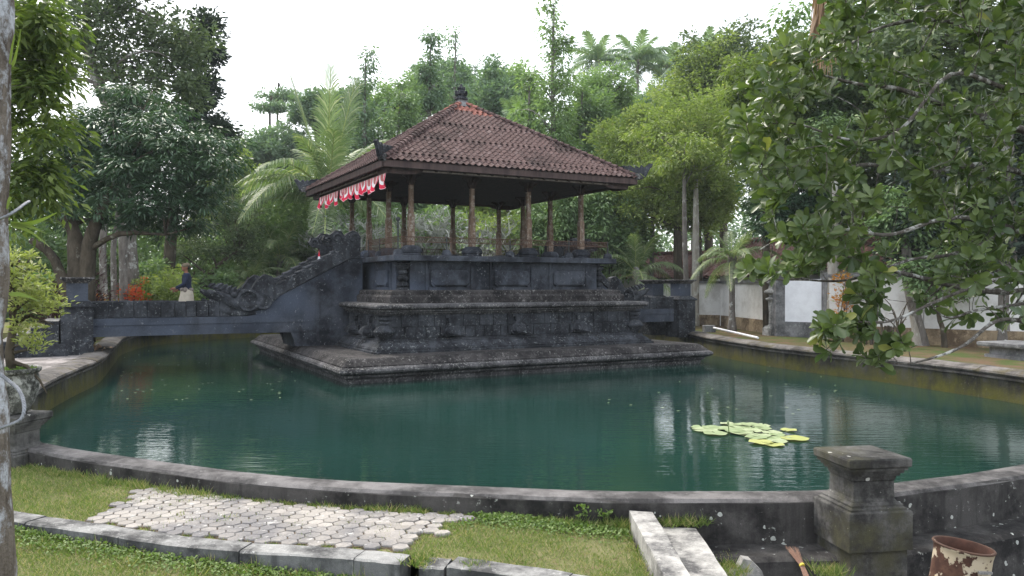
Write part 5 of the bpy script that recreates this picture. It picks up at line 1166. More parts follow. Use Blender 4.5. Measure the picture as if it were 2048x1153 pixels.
for s_, hx_, hz_ in ((1, .365, .975), (-1, .265, .92)):
    b = MB(); y = .17 if s_ > 0 else -.2
    for i in range(4): L_ = (.06, .07, .065, .05)[i]; b.tube([(hx_ + .035, y, hz_ + .02 - .015 * i), (hx_ + .035 + L_ * .6, y - .004 * s_, hz_ + .014 - .018 * i), (hx_ + .03 + L_ * .85, y - .02 * s_, hz_ - .002 - .018 * i)], [.009, .008, .006], 6)
    b.tube([(hx_ - .01, y, hz_ + .02), (hx_ + .02, y - .02 * s_, hz_ + .045), (hx_ + .045, y - .025 * s_, hz_ + .05)], [.011, .009, .007], 6); b.build('fingers', M['skin'], pr, smooth=True)

# ------------------------------------------------------------------ near stone posts, planter, bucket, planks, broom
def near_post(label, cx, cy, rot, ctop=1.035, base=-.6):
    r = empty('stone_post', (cx, cy, base), rot, label=label, cat='post'); z = ctop - base
    def S(name, prof, m, deg=25, n=4): return sharp(MB().sq([(s_, z + q) for s_, q in prof]).build(name, m, r), deg)
    S('cap', [(.235, -.075), (.252, -.07), (.258, -.06), (.26, -.012), (.252, 0), (.2, .002)], M['post'])
    S('cap_moulding', [(.165, -.19), (.175, -.18), (.18, -.15), (.2, -.145), (.2, -.125), (.22, -.12), (.22, -.1), (.24, -.095), (.24, -.0755)], M['post'])
    S('neck', [(.185, -.345), (.175, -.33), (.17, -.32), (.168, -.19)], M['post'])
    S('ledge', [(.235, -.40), (.235, -.385), (.215, -.375), (.215, -.36), (.2, -.35), (.19, -.3451)], M['post'])
    S('block', [(.262, -.70), (.262, -.41), (.255, -.401), (.23, -.4005)], M['post'])
    S('lower_pillar', [(.235, -z), (.235, -.701)], M['post']); return r
near_post('square grey stone post with moulded cap in the right foreground on the pool wall', 2.76, 6.33, math.radians(9))
near_post('square grey stone post at the left foreground carrying the planter pot', -5.36, 8.62, math.radians(-12), ctop=.975)
# white drips of lichen on the right post
# planter pot with moss and shrub
M['potm'] = stone('weathered_pot', (.07, .07, .062), (.2, .2, .18), (.45, .45, .42), (.5, .62), 2.5, spots=5, bump=.01)
pt_ = empty('planter_pot', (-5.42, 8.62, .977), label='round weathered grey planter pot standing on the left stone post', cat='pot')
MB().lathe([(.16, 0), (.19, .02), (.25, .12), (.29, .24), (.30, .36), (.28, .43), (.3, .44), (.315, .455), (.315, .485), (.3, .49), (.27, .48), (.26, .42), (0, .42)], 20).build('pot', M['potm'], pt_, smooth=True)
rg = np.random.default_rng(31); c = np.stack([rg.uniform(-.24, .24, 160), rg.uniform(-.24, .24, 160), np.full(160, .44)], 1); c = c[np.hypot(c[:, 0], c[:, 1]) < .25]
o = crown('moss_plants', rg, c, 8, .04, .05, .5, M['weed'], pt_, 'up'); o['kind'] = 'stuff'
sh = empty('potted_shrub', (-5.38, 8.62, 1.43), label='yellow-green variegated shrub growing out of the planter pot', cat='shrub')
rg = np.random.default_rng(32); b = MB()
b.tube([(0, 0, -.04), (-.03, 0, .2), (.02, 0, .5), (.0, 0, .9), (.08, 0, 1.2)], [.05, .045, .04, .03, .015], 7); b.tube([(0, 0, .1), (.15, .02, .05), (.3, 0, -.1), (.38, 0, -.25)], [.03, .02, .014, .006], 5); b.tube([(0, 0, .5), (.2, 0, .6), (.45, 0, .5)], [.03, .02, .008], 5)
k = 8.62 / F; cl = []
for (x, y, rx, ry, n) in ((40, 545, 30, 34, 40), (65, 580, 40, 34, 50), (90, 612, 34, 18, 20), (60, 625, 40, 18, 14), (40, 665, 22, 30, 16), (62, 672, 16, 26, 12), (62, 690, 10, 18, 8), (110, 610, 20, 8, 8), (30, 520, 16, 16, 12)):
    for _ in range(n): a = rg.uniform(0, 6.3); q = rg.random() ** .5; cl.append(((x + rx * q * math.cos(a) - 1024) * k + 5.38, rg.uniform(-.25, .25), EYE - (y + ry * q * math.sin(a) - HY) * k - 1.43))
cl = np.array(cl)
for i in range(0, len(cl), 4): limb(b, rg, (0, 0, min(1.0, max(.05, float(cl[i][2]) * .8))), cl[i], .012, .004, n=4, seg_=4)
b.build('stem', M['bk_d'], sh, smooth=True); crown('leaves', rg, cl, 11, .055, .06, .45, M['lf_shrub'], sh, 'up', 1.0, 'quad')
# rusty bucket
M['rust'] = None
t = NT('flaking_rusty_drum'); n = t.noise(7, 6, .7); n2 = t.noise(3.2, 4, .6)
q = t.n.new('ShaderNodeTexCoord').outputs['Object']; sx = t.n.new('ShaderNodeSeparateXYZ'); t.l.new(q, sx.inputs[0])
c = t.mix(t.ramp(n, .4, .6), (.05, .022, .015), (.11, .055, .036)); pm = t.math('ADD', t.noise(9, 5, .6, t.map((1, 1, 1.0), q)), t.math('MULTIPLY', t.ramp(sx.outputs[0], -.2, .2), .22))
c = t.mix(t.ramp(pm, .555, .58), c, t.mix(t.ramp(n2, .4, .7), (.5, .42, .31), (.42, .34, .22))); t.col(c); t.rough(.75, .3); t.bump(t.ramp(pm, .555, .58), .003, .6); M['rust'] = t.m
M['rust_in'] = plain('rusty_drum_inside', (.07, .032, .022), .85, .4, 12)
bk = empty('rusty_drum', (2.80, 5.12, -.02), label='rusty open metal drum with flaking cream paint in the lower right corner', cat='drum'); bk.rotation_euler = (math.radians(2), math.radians(7), .3)
for nm, pf in (('drum_body', [(.22, 0), (.215, .12), (.185, .34), (.168, .5), (.168, .66), (.174, .7), (.178, .705), (.178, .715), (.171, .72)]), ('drum_inside', [(.171, .72), (.163, .71), (.158, .66), (.156, .4), (.19, .1), (.001, .06)])):
    b = MB(); b.sq([(r_ * math.cos(math.pi / 32), z) for r_, z in pf], None, 32, 0, caps=False)
    for v in range(len(b.v)):
        x, y, z = b.v[v]; a = math.atan2(y, x); w = 1 + .02 * math.sin(3 * a + z * 4) + .012 * math.sin(7 * a + z * 9); b.v[v] = (x * w, y * w, z)
    b.build(nm, M['rust' if nm == 'drum_body' else 'rust_in'], bk, smooth=True)
MB().tube([(.176 * math.cos(i * .2618), .176 * math.sin(i * .2618), .715) for i in range(25)], .008, 6, False).build('rim', M['iron'], bk, smooth=True)
b = MB(); b.box(-.05, .05, -.185, -.168, .60, .615); b.build('handle_tab', M['slab'], bk)
# concrete planks / stair cheek
def slab(label, pts, z0, z1, m, name='concrete_plank'):
    c = sum((Vector(p) for p in pts), Vector((0, 0, 0))) / len(pts); n = len(pts); rr = random.Random(1); N2 = []
    for i in range(n):
        a, e = Vector(pts[i]), Vector(pts[(i + 1) % n]); s_ = max(2, int((e - a).length / .12))
        for j in range(s_): q = a.lerp(e, j / s_); N2.append(q + Vector((rr.uniform(-.005, .005), rr.uniform(-.005, .005), rr.uniform(-.003, .003))))
    n = len(N2); ins = [c + (q - c) * (1 - .008 / max(.05, (q - c).length)) for q in N2]
    vs = [(q.x - c.x, q.y - c.y, z0) for q in N2] + [(q.x - c.x, q.y - c.y, z1 - .012 + q.z) for q in N2] + [(q.x - c.x, q.y - c.y, z1 + q.z) for q in ins]
    b = MB().add(vs, [tuple(range(n - 1, -1, -1)), tuple(range(2 * n, 3 * n))] + [(i + r_ * n, (i + 1) % n + r_ * n, (i + 1) % n + r_ * n + n, i + r_ * n + n) for i in range(n) for r_ in (0, 1)])
    o = b.build(name, m, label=label, cat='slab'); bm_fix(o.data); o.location = (c.x, c.y, 0); return o
slab('narrow bleached concrete plank lying beside the lawn at the bottom', [(.955, 4.2, 0), (1.125, 4.2, 0), (1.135, 6.45, 0), (.95, 6.5, 0)], .30, .53, M['slab'])
slab('wider bleached concrete slab to the right of the narrow plank', [(1.15, 4.2, 0), (1.42, 4.2, 0), (1.475, 6.42, 0), (1.15, 6.46, 0)], .2, .41, M['slab'])
MB().box(.88, 1.5, 3.9, 6.52, -.6, .298).build('stair_bank', M['soil'], kind='structure')
sweep('ledge', *[[p for p in (q if k == 0 else q)] for k, q in enumerate(([p for p in NEARP if 1.3 < p.x < 8.5], [n for p, n in zip(NEARP, NEARN) if 1.3 < p.x < 8.5]))], [(.28, -.5), (.28, .235), (.30, .25), (.58, .24), (.62, .215), (.64, -.5)], M['near'], kind='structure', jit=.006)
MB().prism([(-.14, 0), (.16, 0), (.12, .12), (.04, .2), (-.02, .21), (-.06, .13), (-.13, .1)], -.04, .05).build('broken_stone', M['slab'], label='broken pale stone fragment at the bottom beside the slab', cat='stone').location = Gp(1490, 1158, .12) - Vector((0, 0, .05))
br = empty('stick_broom', Gp(1628, 1190, .1), label='bundle of thin brown twigs tied with a yellow band leaning on the ledge', cat='broom'); M['twig'] = plain('coconut_twigs', (.24, .14, .1), .8, .35, 90); M['band'] = plain('yellow_band', (.65, .52, .08), .6)
c0 = Gp(1628, 1190, .1); tie = Wp(1605, 1132, c0.y + .28) - c0; top = Wp(1588, 1102, c0.y + .42) - c0; b = MB(); rg = np.random.default_rng(8)
for i in range(60):
    a = rg.uniform(0, 6.3); q = rg.random() ** .5; v = Vector((math.cos(a), math.sin(a) * .6, 0)) * q
    b.tube([v * .03 - tie * .2, tie + v * .018, top + v * .05 + (top - tie) * rg.uniform(-.25, .35)], .0016, 3, False)
b.build('twigs', M['twig'], br, kind='stuff'); d_ = (top - tie).normalized(); MB().tube([tie - d_ * .008, tie + d_ * .008], .021, 10).build('band', M['band'], br)
# long-handled dustpan and rubbish by the left pillar
dp = empty('dustpan', tuple(Gp(163, 702, .68)), label='long-handled dustpan propped against the left stone pillar', cat='dustpan')
MB().tube([(0, 0, .05), (.02, .1, .62)], .014, 6).build('handle', M['edge'], dp); MB().box(-.12, .14, -.1, .08, 0, .03).build('pan', M['greyp'], dp)
rg = np.random.default_rng(10); p = Gp(182, 700, .68); o = leaf_mesh('leaf_litter', p[:] + rg.normal(0, 1, (90, 3)) * np.array([.2, .12, .0]) + np.array([0, 0, .02]) + np.array([0, 0, 1]) * rg.random((90, 1)) * .08, rdir(rg, 90), rdir(rg, 90), .09, .5, M['palm_d']); o['kind'] = 'stuff'
# ------------------------------------------------------------------ water lily
wl_ = empty('water_lily', tuple(Gp(1490, 868, 0.0)), label='patch of pale green water-lily pads with one upright bud floating near the right', cat='water lily'); wo = Gp(1490, 868, 0)
M['pad'] = leaf('lily_pad', (.25, .32, .15), (.38, .43, .25), None, .4, .08, .5, 14); M['pady'] = leaf('yellow_lily_pad', (.33, .37, .1), (.42, .43, .15), None, .4, .08, .5, 14)
PADS = [(1405, 856, 25), (1432, 857, 27), (1410, 861, 26), (1431, 868, 22), (1455, 849, 16), (1463, 858, 24), (1480, 854, 22), (1492, 860, 24), (1508, 852, 22), (1488, 851, 18), (1521, 852, 20), (1527, 858, 18), (1505, 863, 22), (1481, 867, 24), (1470, 864, 20), (1494, 869, 20), (1545, 866, 22), (1555, 871, 16), (1522, 873, 20), (1512, 877, 22), (1540, 878, 22), (1562, 876, 18), (1590, 878, 26), (1556, 884, 22), (1522, 886, 22), (1548, 890, 22), (1577, 861, 17), (1468, 852, 14)]
rg = np.random.default_rng(3)
for i, (x, y, r_) in enumerate(PADS):
    p = Gp(x, y, .01); rr_ = r_ / F * p.y * rg.uniform(.9, 1.1); b = MB(); n = 22; a0 = rg.uniform(0, 6.3); vs = [(0, 0, 0)]
    for ring, z in ((.6, .0), (1, .004)):
        for j in range(n): a = a0 + .12 + (2 * math.pi - .24) * j / (n - 1); w = 1 + .04 * math.sin(9 * a + i); vs.append((rr_ * ring * w * math.cos(a), rr_ * ring * w * math.sin(a), z + (.006 * math.sin(4 * a + i) if ring == 1 else 0)))
    b.add(vs, [(0, j + 1, j + 2) for j in range(n - 1)] + [(j + 1, j + 1 + n, j + 2 + n, j + 2) for j in range(n - 1)])
    o = b.build('lily_pad', M['pady' if i in (26, 25, 24, 22) else 'pad'], wl_); o.location = p - wo + Vector((0, 0, .004 + .0025 * (i % 5))); o.rotation_euler = (rg.uniform(-.02, .02), rg.uniform(-.02, .02), 0)
    at = o.data.attributes.new('tint', 'FLOAT', 'POINT'); at.data.foreach_set('value', np.full(len(o.data.vertices), rg.random(), np.float32))
bp = Gp(1459, 872, .01) - wo; b = MB(); b.tube([bp, bp + Vector((-.01, 0, .1)), bp + Vector((-.02, 0, .17))], .006, 5); b.build('flower_stem', M['weed'], wl_)
MB().lathe([(.004, 0), (.018, .02), (.02, .04), (.004, .075)], 8, Matrix.Translation(bp + Vector((-.02, 0, .165)))).build('flower_bud', M['pad'], wl_, smooth=True)
# floating bits
rg = np.random.default_rng(77); n = 90; xs = np.concatenate([rg.uniform(210, 640, 60), rg.uniform(1200, 1700, 30)]); ys = np.concatenate([rg.uniform(700, 800, 60), rg.uniform(730, 830, 30)])
pp = np.array([tuple(Gp(x, y, .012)) for x, y in zip(xs, ys)]); inside = [not (abs((p[0] - CX) * UX + (p[1] - CY) * UY) < 5.9 and abs((p[0] - CX) * UY - (p[1] - CY) * UX) < 5.9) for p in pp]; pp = pp[inside]
d = rdir(rg, len(pp)); d[:, 2] = 0; o = leaf_mesh('floating_leaves', pp, d, np.tile([0, 0, 1.], (len(pp), 1)), .09, .5, M['pad'], fold=0, droop=0); o['kind'] = 'stuff'

# ------------------------------------------------------------------ near trunk at the left edge with rope and strap leaves
tr = empty('lichened_tree', (-1.575, 2.2, -.1), label='lichen-covered trunk standing at the left edge of the frame', cat='tree'); b = MB(); n = 22; rad = []; pts = []
for i in range(60):
    z = -.1 + i * .075; y = HY - (z - EYE) / 2.2 * F
    ex = np.interp(y, [0, 250, 550, 750, 870, 1000, 1153], [34, 27, 20, 13, 22, 29, 38]); X = (ex - 25 - 1024) / F * 2.2
    pts.append(Vector((X - .165 + 1.575, .0, z + .1))); rad.append(.165)
b.tube(pts, rad, n); rr = random.Random(4)
from mathutils import noise as mn
for v in range(len(b.v)):
    x, y, z = b.v[v]; q = mn.fractal(Vector((x * 6, y * 6, z * 5)), .9, 2.2, 5); c = pts[min(59, int(z / .075))]; d = Vector((x - c.x, y - c.y, 0)).normalized(); b.v[v] = (x + d.x * q * .014, y + d.y * q * .014, z)
b.build('trunk', M['bk_n'], tr, smooth=True)
M['strap'] = leaf('strap_leaf', (.2, .27, .07), (.34, .38, .14), None, .5, .3, .4, 8)
def strap(x0, y0, x1, y1, bend, w=.0052, d0=2.12, d1=1.98):
    a, c = Wp(x0, y0, d0) - Vector((-1.575, 2.2, -.1)), Wp(x1, y1, d1) - Vector((-1.575, 2.2, -.1)); b = MB(); n = 9; vs = []
    for i in range(n):
        t = i / (n - 1); p = a.lerp(c, t) + Vector((0, 0, bend * 4 * t * (1 - t))); ww = w * math.sin(math.pi * (.12 + .88 * t) ** .8) + .001; up = Vector((-.1, -.5, .85)).normalized() * ww
        vs += [p - up, p + Vector((0, .004, 0)), p + up]
    fs = [f for i in range(n - 1) for f in ((i * 3, i * 3 + 3, i * 3 + 4, i * 3 + 1), (i * 3 + 1, i * 3 + 4, i * 3 + 5, i * 3 + 2))]
    b.add(vs, fs).build('strap_leaf', M['strap'], tr, smooth=True)
for q in ((22, 450, 113, 426, -.01), (22, 447, 90, 467, .006), (22, 452, 98, 494, .012), (18, 590, 78, 604, .008, .006), (24, 132, 42, 60, -.02), (20, 130, 30, 70, 0), (14, 420, 24, 396, .01)): strap(*q)
M['rope'] = plain('steel_rope', (.2, .21, .23), .55, .3, 60, .2)
def rope(pts, label):
    P_ = catmull(pts, 16); c = P_[0].copy(); r = empty('wire_rope', tuple(c), label=label, cat='rope')
    for k in range(3):
        b = MB(); Q = []; L_ = 0; pr_ = P_[0]
        for p in P_:
            L_ += (p - pr_).length; pr_ = p; a = L_ * 210 + k * 2.094; Q.append(p - c + Vector((math.cos(a) * .0024, math.sin(a) * .0024, math.sin(a) * .0018)))
        b.tube(Q, .0029, 6); b.build('strand', M['rope'], r, smooth=True)
rope([Wp(-6, 745, 2.15), Wp(18, 763, 2.12), Wp(38, 782, 2.06), Wp(48, 812, 2.02), Wp(42, 838, 2.0), Wp(20, 850, 2.0), Wp(-8, 860, 2.02)], 'twisted wire rope looping out from the near trunk beside the planter')
rope([Wp(-8, 440, 2.03), Wp(14, 432, 2.02), Wp(34, 420, 2.04), Wp(50, 408, 2.12), Wp(58, 404, 2.2)], 'wire rope wound round the near trunk above the strap leaves')
MB().box(-.17, .17, -.16, .16, 0, .2).build('trunk_foot', M['bk_n'], tr)
# dry frond hanging at the upper right
dr = empty('dry_palm_frond', tuple(Wp(1652, -40, 11)), label='brown dry palm frond hanging down at the top right', cat='palm frond'); b = MB(); rg = np.random.default_rng(44); w0 = Wp(1652, -40, 11)
b.tube([(0, 0, 0), tuple(Wp(1665, 108, 11) - w0)], [.03, .01], 5); b.build('rachis', M['twig'], dr); n = 260; P_ = np.array([tuple((Wp(1652 + rg.uniform(-18, 14), rg.uniform(-60, 45), 11) - w0)) for _ in range(n)]); P_[:, 1] = rg.normal(0, .08, n)
D = np.stack([rg.normal(-.05, .09, n), rg.normal(0, .1, n), -np.ones(n)], 1); leaf_mesh('dry_leaflets', P_, D, rdir(rg, n), rg.uniform(.5, .95, n), .05, M['palm_d'], dr, 'blade')['kind'] = 'stuff'

# ------------------------------------------------------------------ foreground tree: boughs reaching in from the right
ft = empty('broadleaf_tree', (7.6, 8.0, -.35), label='broad-leaved tree in the right foreground, its lichened boughs reaching over the pool', cat='tree'); fo = Vector((7.6, 8.0, -.35))
rg = np.random.default_rng(51); b = MB(); LP = []
b.tube([(0, 0, 0), (.05, 0, 1.2), (-.05, .1, 2.6), (.1, 0, 4.2), (.2, .2, 6)], [.26, .22, .2, .16, .1], 10)
BO = [([(2150, 560, 7.2), (2048, 582, 7.1), (1950, 580, 7), (1850, 558, 6.9), (1780, 540, 6.8), (1700, 515, 6.7), (1640, 490, 6.7)], .035),
      ([(2150, 300, 7.6), (2048, 262, 7.4), (1980, 240, 7.3), (1880, 208, 7.2), (1800, 180, 7.1), (1720, 170, 7.1), (1640, 150, 7.2)], .045),
      ([(2150, 380, 7.8), (2040, 345, 7.7), (1950, 330, 7.5), (1850, 345, 7.4), (1740, 330, 7.3), (1640, 345, 7.2), (1560, 335, 7.2), (1500, 320, 7.2)], .035),
      ([(2180, 500, 7), (2060, 470, 6.9), (1960, 440, 6.8), (1880, 440, 6.7), (1780, 470, 6.7), (1700, 460, 6.8), (1600, 460, 6.9), (1520, 500, 7)], .03),
      ([(2180, 640, 6.6), (2090, 650, 6.5), (2000, 640, 6.4), (1930, 690, 6.3), (1870, 715, 6.3), (1810, 728, 6.3), (1745, 722, 6.3)], .022),
      ([(2150, 590, 6.9), (2030, 610, 6.8), (1950, 622, 6.7), (1900, 636, 6.6), (1870, 620, 6.6), (1858, 600, 6.6)], .018),
      ([(2180, 120, 8), (2060, 100, 7.8), (1960, 60, 7.6), (1850, 40, 7.5), (1750, 60, 7.5), (1700, 90, 7.5)], .035),
      ([(2150, 0, 8), (2000, -20, 7.8), (1900, -60, 7.6), (1780, -40, 7.6)], .04),
      ([(2120, 540, 6.6), (1990, 560, 6.5), (1880, 600, 6.4), (1790, 640, 6.3), (1730, 645, 6.3), (1660, 640, 6.3), (1620, 650, 6.3)], .02),
      ([(2150, 420, 7.3), (2050, 440, 7.2), (1980, 480, 7.1), (1900, 510, 7), (1820, 520, 6.9), (1700, 560, 6.8), (1600, 560, 6.8), (1510, 560, 6.8)], .025),
      ([(2150, 200, 7.2), (2020, 180, 7.1), (1900, 150, 7), (1800, 260, 6.9), (1700, 280, 6.9), (1600, 250, 7), (1510, 240, 7.1)], .025)]
for pl, r0 in BO:
    P_ = catmull([Wp(*q) - fo for q in pl], 5); n = len(P_); b.tube(P_, [r0 * (1 - .78 * i / (n - 1)) * (1 + .1 * math.sin(i * 1.9)) for i in range(n)], 6)
    b.tube([Vector((0, .05, max(1.2, P_[0].z - .5))), P_[0].lerp(Vector((0, 0, P_[0].z)), .4) + Vector((0, 0, .1)), P_[0]], [r0 * 1.6, r0 * 1.2, r0], 6)
    LP += [(P_[i], r0 * (1 - .78 * i / (n - 1))) for i in range(n)]
REG = [(1575, 60), (1480, 160), (1462, 240), (1470, 330), (1520, 400), (1545, 470), (1475, 505), (1470, 535), (1530, 548), (1650, 548), (1720, 600), (1800, 600), (1900, 640), (1990, 640), (2070, 700), (2120, 700), (2120, -80), (1660, -80), (1640, 90)]
def inreg(x, y, R_):
    c = False; j = len(R_) - 1
    for i in range(len(R_)):
        if (R_[i][1] > y) != (R_[j][1] > y) and x < (R_[j][0] - R_[i][0]) * (y - R_[i][1]) / (R_[j][1] - R_[i][1] + 1e-9) + R_[i][0]: c = not c
        j = i
    return c
tips = []
while len(tips) < 1500:
    x, y = rg.uniform(1455, 2120), rg.uniform(-80, 700)
    if not inreg(x, y, REG): continue
    if rg.random() < .72 * (y > 560) * (x > 1760): continue
    if y > 20 and mn.noise(Vector((x * .014, y * .02, 3.3))) < -.12: continue
    d = rg.uniform(6.1, 8.3) + (1.0 if x > 1750 and y < 500 else 0) * rg.random(); tips.append(Wp(x, y, d) - fo)
for (cx, cy, sx_, sy_, n, d) in ((1655, 662, 38, 24, 16, 6.3), (1720, 650, 40, 24, 12, 6.3), (1800, 690, 30, 20, 6, 6.3), (1745, 718, 30, 10, 7, 6.3), (1640, 470, 50, 20, 10, 6.5), (1505, 538, 26, 12, 8, 6.8), (1740, 600, 30, 20, 8, 6.5)):
    for _ in range(n): tips.append(Wp(cx + rg.normal() * sx_ * .6, cy + rg.normal() * sy_ * .6, d + rg.normal() * .12) - fo)
NP = np.array([tuple(q[0]) for q in LP]); NR = np.array([q[1] * .5 for q in LP]); pos, dr_, nr_, sz, tn = [], [], [], [], []
T_ = np.array([tuple(q) for q in tips]); T_ = T_[np.argsort(np.min(np.linalg.norm(T_[:, None, :] - NP[None, :, :], axis=2), axis=1))]
for tp_ in T_:
    dd = NP - tp_; dist = np.linalg.norm(dd, axis=1) + np.maximum(0, -dd[:, 0]) * 1.5; j = int(dist.argmin()); a = Vector(NP[j]); tpz = Vector(tp_); r0 = min(.011, max(.004, float(NR[j]) * .8))
    pts = limb(b, rg, a, tpz, r0, .0032, sag=-.04, n=5, seg_=4)
    NP = np.concatenate([NP, [tuple(pts[2]), tuple(pts[3]), tuple(tpz)]]); NR = np.concatenate([NR, [r0 * .7, r0 * .6, r0 * .5]])
    ax = (tpz - a).normalized(); ax = (ax * .8 + Vector((-.3, -.1, .5)) + Vector(rg.normal(0, .25, 3))).normalized(); u1 = ax.orthogonal().normalized(); u2 = ax.cross(u1); nl = int(rg.integers(6, 12)); a0 = rg.uniform(0, 6.3); tt = rg.random(); s0 = rg.uniform(.75, 1.2)
    for i in range(nl):
        a_ = a0 + i * 2.4; sp = .45 + .95 * rg.random(); v = ax * math.cos(sp) + (u1 * math.cos(a_) + u2 * math.sin(a_)) * math.sin(sp) + Vector((0, 0, -.12 * rg.random()))
        pos.append(tuple(tpz - ax * rg.uniform(0, .09))); dr_.append(tuple(v)); nn = ax - v * ax.dot(v) + Vector(rg.normal(0, .35, 3)); nr_.append(tuple(nn)); sz.append(.13 * s0 * rg.uniform(.6, 1.15)); tn.append(min(1, max(0, tt * .5 + rg.random() * .5)))
b.build('trunk', M['bk_br'], ft, smooth=True)
pos, dr_, nr_, sz, tn = map(np.array, (pos, dr_, nr_, sz, tn)); wd = pos + np.array(fo); order = np.argsort(-(sz / wd[:, 1]) * ((wd[:, 0] / wd[:, 1]) < .63))
sel, oth = order[:300], order[300:]
leaf_mesh('foliage', pos[oth], dr_[oth], nr_[oth], sz[oth], .44, M['lf_big'], ft, 'ob', tn[oth], .16, .12)['kind'] = 'stuff'
lt = []
for k in range(6):
    o = leaf_mesh('leaf', [(0, 0, 0)], [(1, 0, 0)], [(0, 0, 1)], [1], .44, M['lf_big'], None, 'ob', [k / 5], .16, .05 + .05 * k); lt.append(o.data); bpy.data.objects.remove(o)
for i in sel:
    x = Vector(dr_[i]).normalized(); y = Vector(nr_[i]).cross(x).normalized(); z = x.cross(y); s_ = float(sz[i])
    o = link('leaf', lt[int(tn[i] * 5.99)], ft); o.matrix_local = Matrix(((x.x * s_, y.x * s_, z.x * s_, pos[i][0]), (x.y * s_, y.y * s_, z.y * s_, pos[i][1]), (x.z * s_, y.z * s_, z.z * s_, pos[i][2]), (0, 0, 0, 1)))

# ------------------------------------------------------------------ grass and weeds
rg = np.random.default_rng(61)
pa = np.array(PAVED)
def pave_dist(x, y):
    d = np.full(len(x), 9.0)
    for i in range(0, len(x), 4000):
        d[i:i + 4000] = np.sqrt(((x[i:i + 4000, None] - pa[None, :, 0]) ** 2 + (y[i:i + 4000, None] - pa[None, :, 1]) ** 2).min(1))
    return d
def grass(name, x, y, z, h, w, m=None):
    n = len(x); d = rdir(rg, n); d[:, 2] = rg.uniform(.35, 1.4, n); nr = rdir(rg, n); return leaf_mesh(name, np.stack([x, y, z], 1), d, nr, h, w / h, m or M['grass'], None, 'blade', None, 0, .9)
n = 60000; x = rg.uniform(-6.4, .93, n); t_ = rg.random(n); y0 = curb_y(x) + .02; y1 = np.array([lx_wall(q) for q in x]) - .01; y = y0 + (y1 - y0) * t_
pd = pave_dist(x, y); k = (pd > .078) | (rg.random(n) < .03) | ((rg.random(n) < .2) & (x > -1.2) & (x + y * .6 > 2.75 + .25 * np.sin(y * 9))); x, y = x[k], y[k]; n = len(x)
fz = .75 + .35 * np.sin(x * 3.1 + 1.3 * np.sin(y * 4)) * np.cos(y * 3.7 + np.sin(x * 5.3)) + .2 * np.sin(x * 11 + y * 7)
k = rg.random(n) < .35 + fz * .75; x, y, fz = x[k], y[k], fz[k]; n = len(x)
o = grass('lawn_grass', x, y, lawn_z(x, y) - .004, rg.uniform(.018, .05, n) * (.55 + .7 * fz), .0042); o['kind'] = 'stuff'
n = 70000; x = rg.uniform(-4.3, 1.0, n); y = curb_y(x) - .2 - rg.random(n) * 1.7; k = y > 3.6; x, y = x[k], y[k]; n = len(x); fz = .75 + .35 * np.sin(x * 2.7 + 1.3 * np.sin(y * 3)) * np.cos(y * 4.1 + np.sin(x * 4.9)) + .2 * np.sin(x * 12 + y * 6)
k = rg.random(n) < .3 + fz * .75; x, y, fz = x[k], y[k], fz[k]; n = len(x)
o = grass('lower_grass', x, y, low_z(x, y) - .004, rg.uniform(.018, .05, n) * (.55 + .7 * fz), .0042); o['kind'] = 'stuff'
# long tufts along wall, kerb and plank
def tufts(name, C_, per, h, spread, w=.006):
    n = len(C_) * per; c = np.repeat(np.array(C_), per, 0); s_ = spread; x = c[:, 0] + rg.normal(0, s_, n); y = c[:, 1] + rg.normal(0, s_, n); z = c[:, 2]
    o = grass(name, x, y, z, rg.uniform(.4, 1.0, n) * h * c[:, 3], w); o['kind'] = 'stuff'; return o
C_ = []
for _ in range(90):
    x = rg.uniform(-5.0, -2.55); C_.append((x, wall_y(x) - rg.uniform(.02, .14), .44, rg.uniform(.5, 1)))
for _ in range(46):
    x = rg.uniform(-2.6, -1.1); C_.append((x, wall_y(x) - .02, .45, rg.uniform(.25, .6)))
for _ in range(24):
    x = rg.normal(-.93, .16); C_.append((x, wall_y(x) - .03, .45, rg.uniform(.4, .8)))
for _ in range(50):
    x = rg.uniform(-.1, .95); C_.append((x, wall_y(x) - rg.uniform(.01, .1), .41, rg.uniform(.4, .9)))
for (x, y) in PAVED:
    if rg.random() < .10: C_.append((x + .07, y + .03, .45, rg.uniform(.12, .35)))
tufts('wall_foot_grass', C_, 34, .14, .035)
C_ = []
for _ in range(130):
    x = rg.uniform(-4.2, .6); C_.append((x, curb_y(x) - .22 - rg.random() ** 2 * .25, float(low_z(x, 5)), rg.uniform(.35, 1)))
for _ in range(20):
    x = rg.choice([-.62, -.3, -.66, -.25]) + rg.normal(0, .04); C_.append((x, curb_y(x) - rg.uniform(.0, .2), .45, rg.uniform(.3, .6)))
tufts('kerb_foot_grass', C_, 30, .15, .035)
C_ = [(rg.uniform(.86, .94), rg.uniform(4.4, 6.4), .38, rg.uniform(.3, .8)) for _ in range(40)] + [(rg.uniform(1.1, 1.6), rg.uniform(6.44, 6.52), .42, rg.uniform(.5, 1)) for _ in range(26)] + [(rg.uniform(1.5, 1.75), rg.uniform(5.9, 6.3), .2, rg.uniform(.3, .8)) for _ in range(22)] + [(rg.uniform(2.3, 2.5), rg.uniform(5.9, 6.1), .18, rg.uniform(.6, 1)) for _ in range(14)]
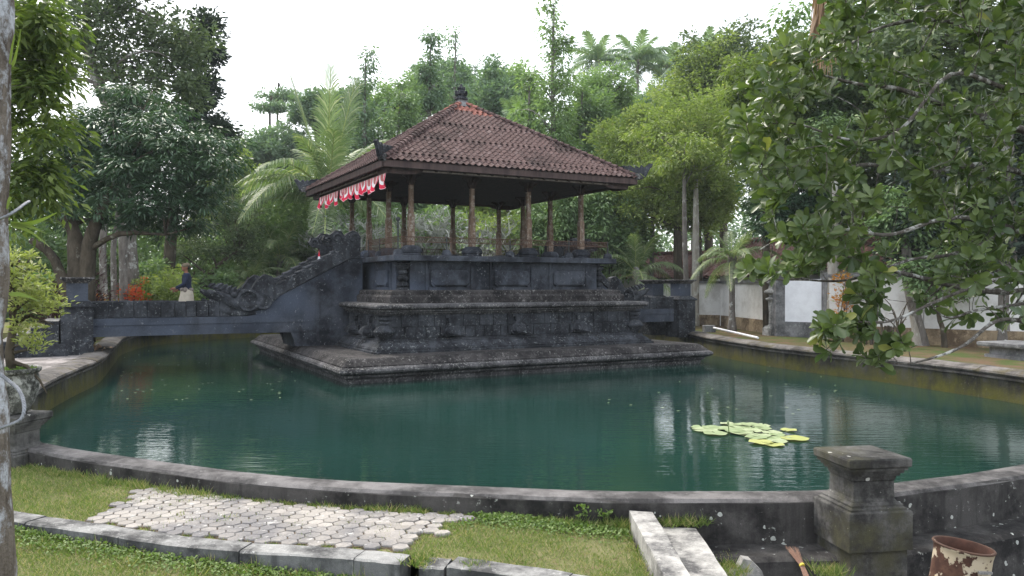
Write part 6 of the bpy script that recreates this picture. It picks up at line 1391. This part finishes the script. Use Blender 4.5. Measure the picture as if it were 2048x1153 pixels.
tufts('plank_side_grass', C_, 26, .16, .03, .005)
# clover-like weeds
def weeds(name, x, y, z, s_):
    n = len(x); d = rdir(rg, n); d[:, 2] = np.abs(d[:, 2]) * .5 + .1; nr = rdir(rg, n) * .4; nr[:, 2] += 1; o = leaf_mesh(name, np.stack([x, y, z], 1), d, nr, s_ * rg.uniform(.6, 1.2, n), .8, M['weed'], None, 'ob', None, .1, .1); o['kind'] = 'stuff'
n = 5200; x = rg.uniform(-4.1, .7, n); y = curb_y(x) - .22 - np.abs(rg.normal(0, .14, n)); weeds('kerb_foot_weeds', x, y, low_z(x, y) + rg.random(n) * .05, .024)
n = 3600; x = rg.uniform(-.5, .92, n); y = np.array([wall_y(q) for q in x]) - .04 - np.abs(rg.normal(0, .16, n)); pdm = pave_dist(x, y) > .1; x, y = x[pdm], y[pdm]; weeds('lawn_weeds', x, y, lawn_z(x, y) + rg.random(len(x)) * .03, .026)
for i, (x, z, lab) in enumerate(((.74, .53, 'small bright weed with broad leaves against the wall left of the planks'), (.6, .47, 'smaller broad-leaved weed at the wall foot'))):
    r = empty('weed_plant', (x, float(wall_y(x)) - .06, .42), label=lab, cat='weed'); cl = rg.normal(0, 1, (9, 3)) * np.array([.035, .02, .03]) + np.array([0, 0, .08]); b = MB(); b.tube([(0, 0, 0), (0, 0, .1)], .004, 4); b.build('stem', M['weed'], r); crown('leaves', rg, cl, 4, .015, .038, .6, M['weed'], r, 'up', 1, 'ob')

# ------------------------------------------------------------------ haze
hz = MB().box(-400, 400, -400, 400, -2.6, 31).build('haze', None, kind='stuff'); hm_ = bpy.data.materials.new('haze'); hm_.use_nodes = True; hm_.node_tree.nodes.clear()
vo = hm_.node_tree.nodes.new('ShaderNodeVolumePrincipled'); vo.inputs['Color'].default_value = (.86, .93, 1.0, 1); vo.inputs['Density'].default_value = .0005
oo = hm_.node_tree.nodes.new('ShaderNodeOutputMaterial'); hm_.node_tree.links.new(vo.outputs[0], oo.inputs['Volume']); hz.data.materials.append(hm_)
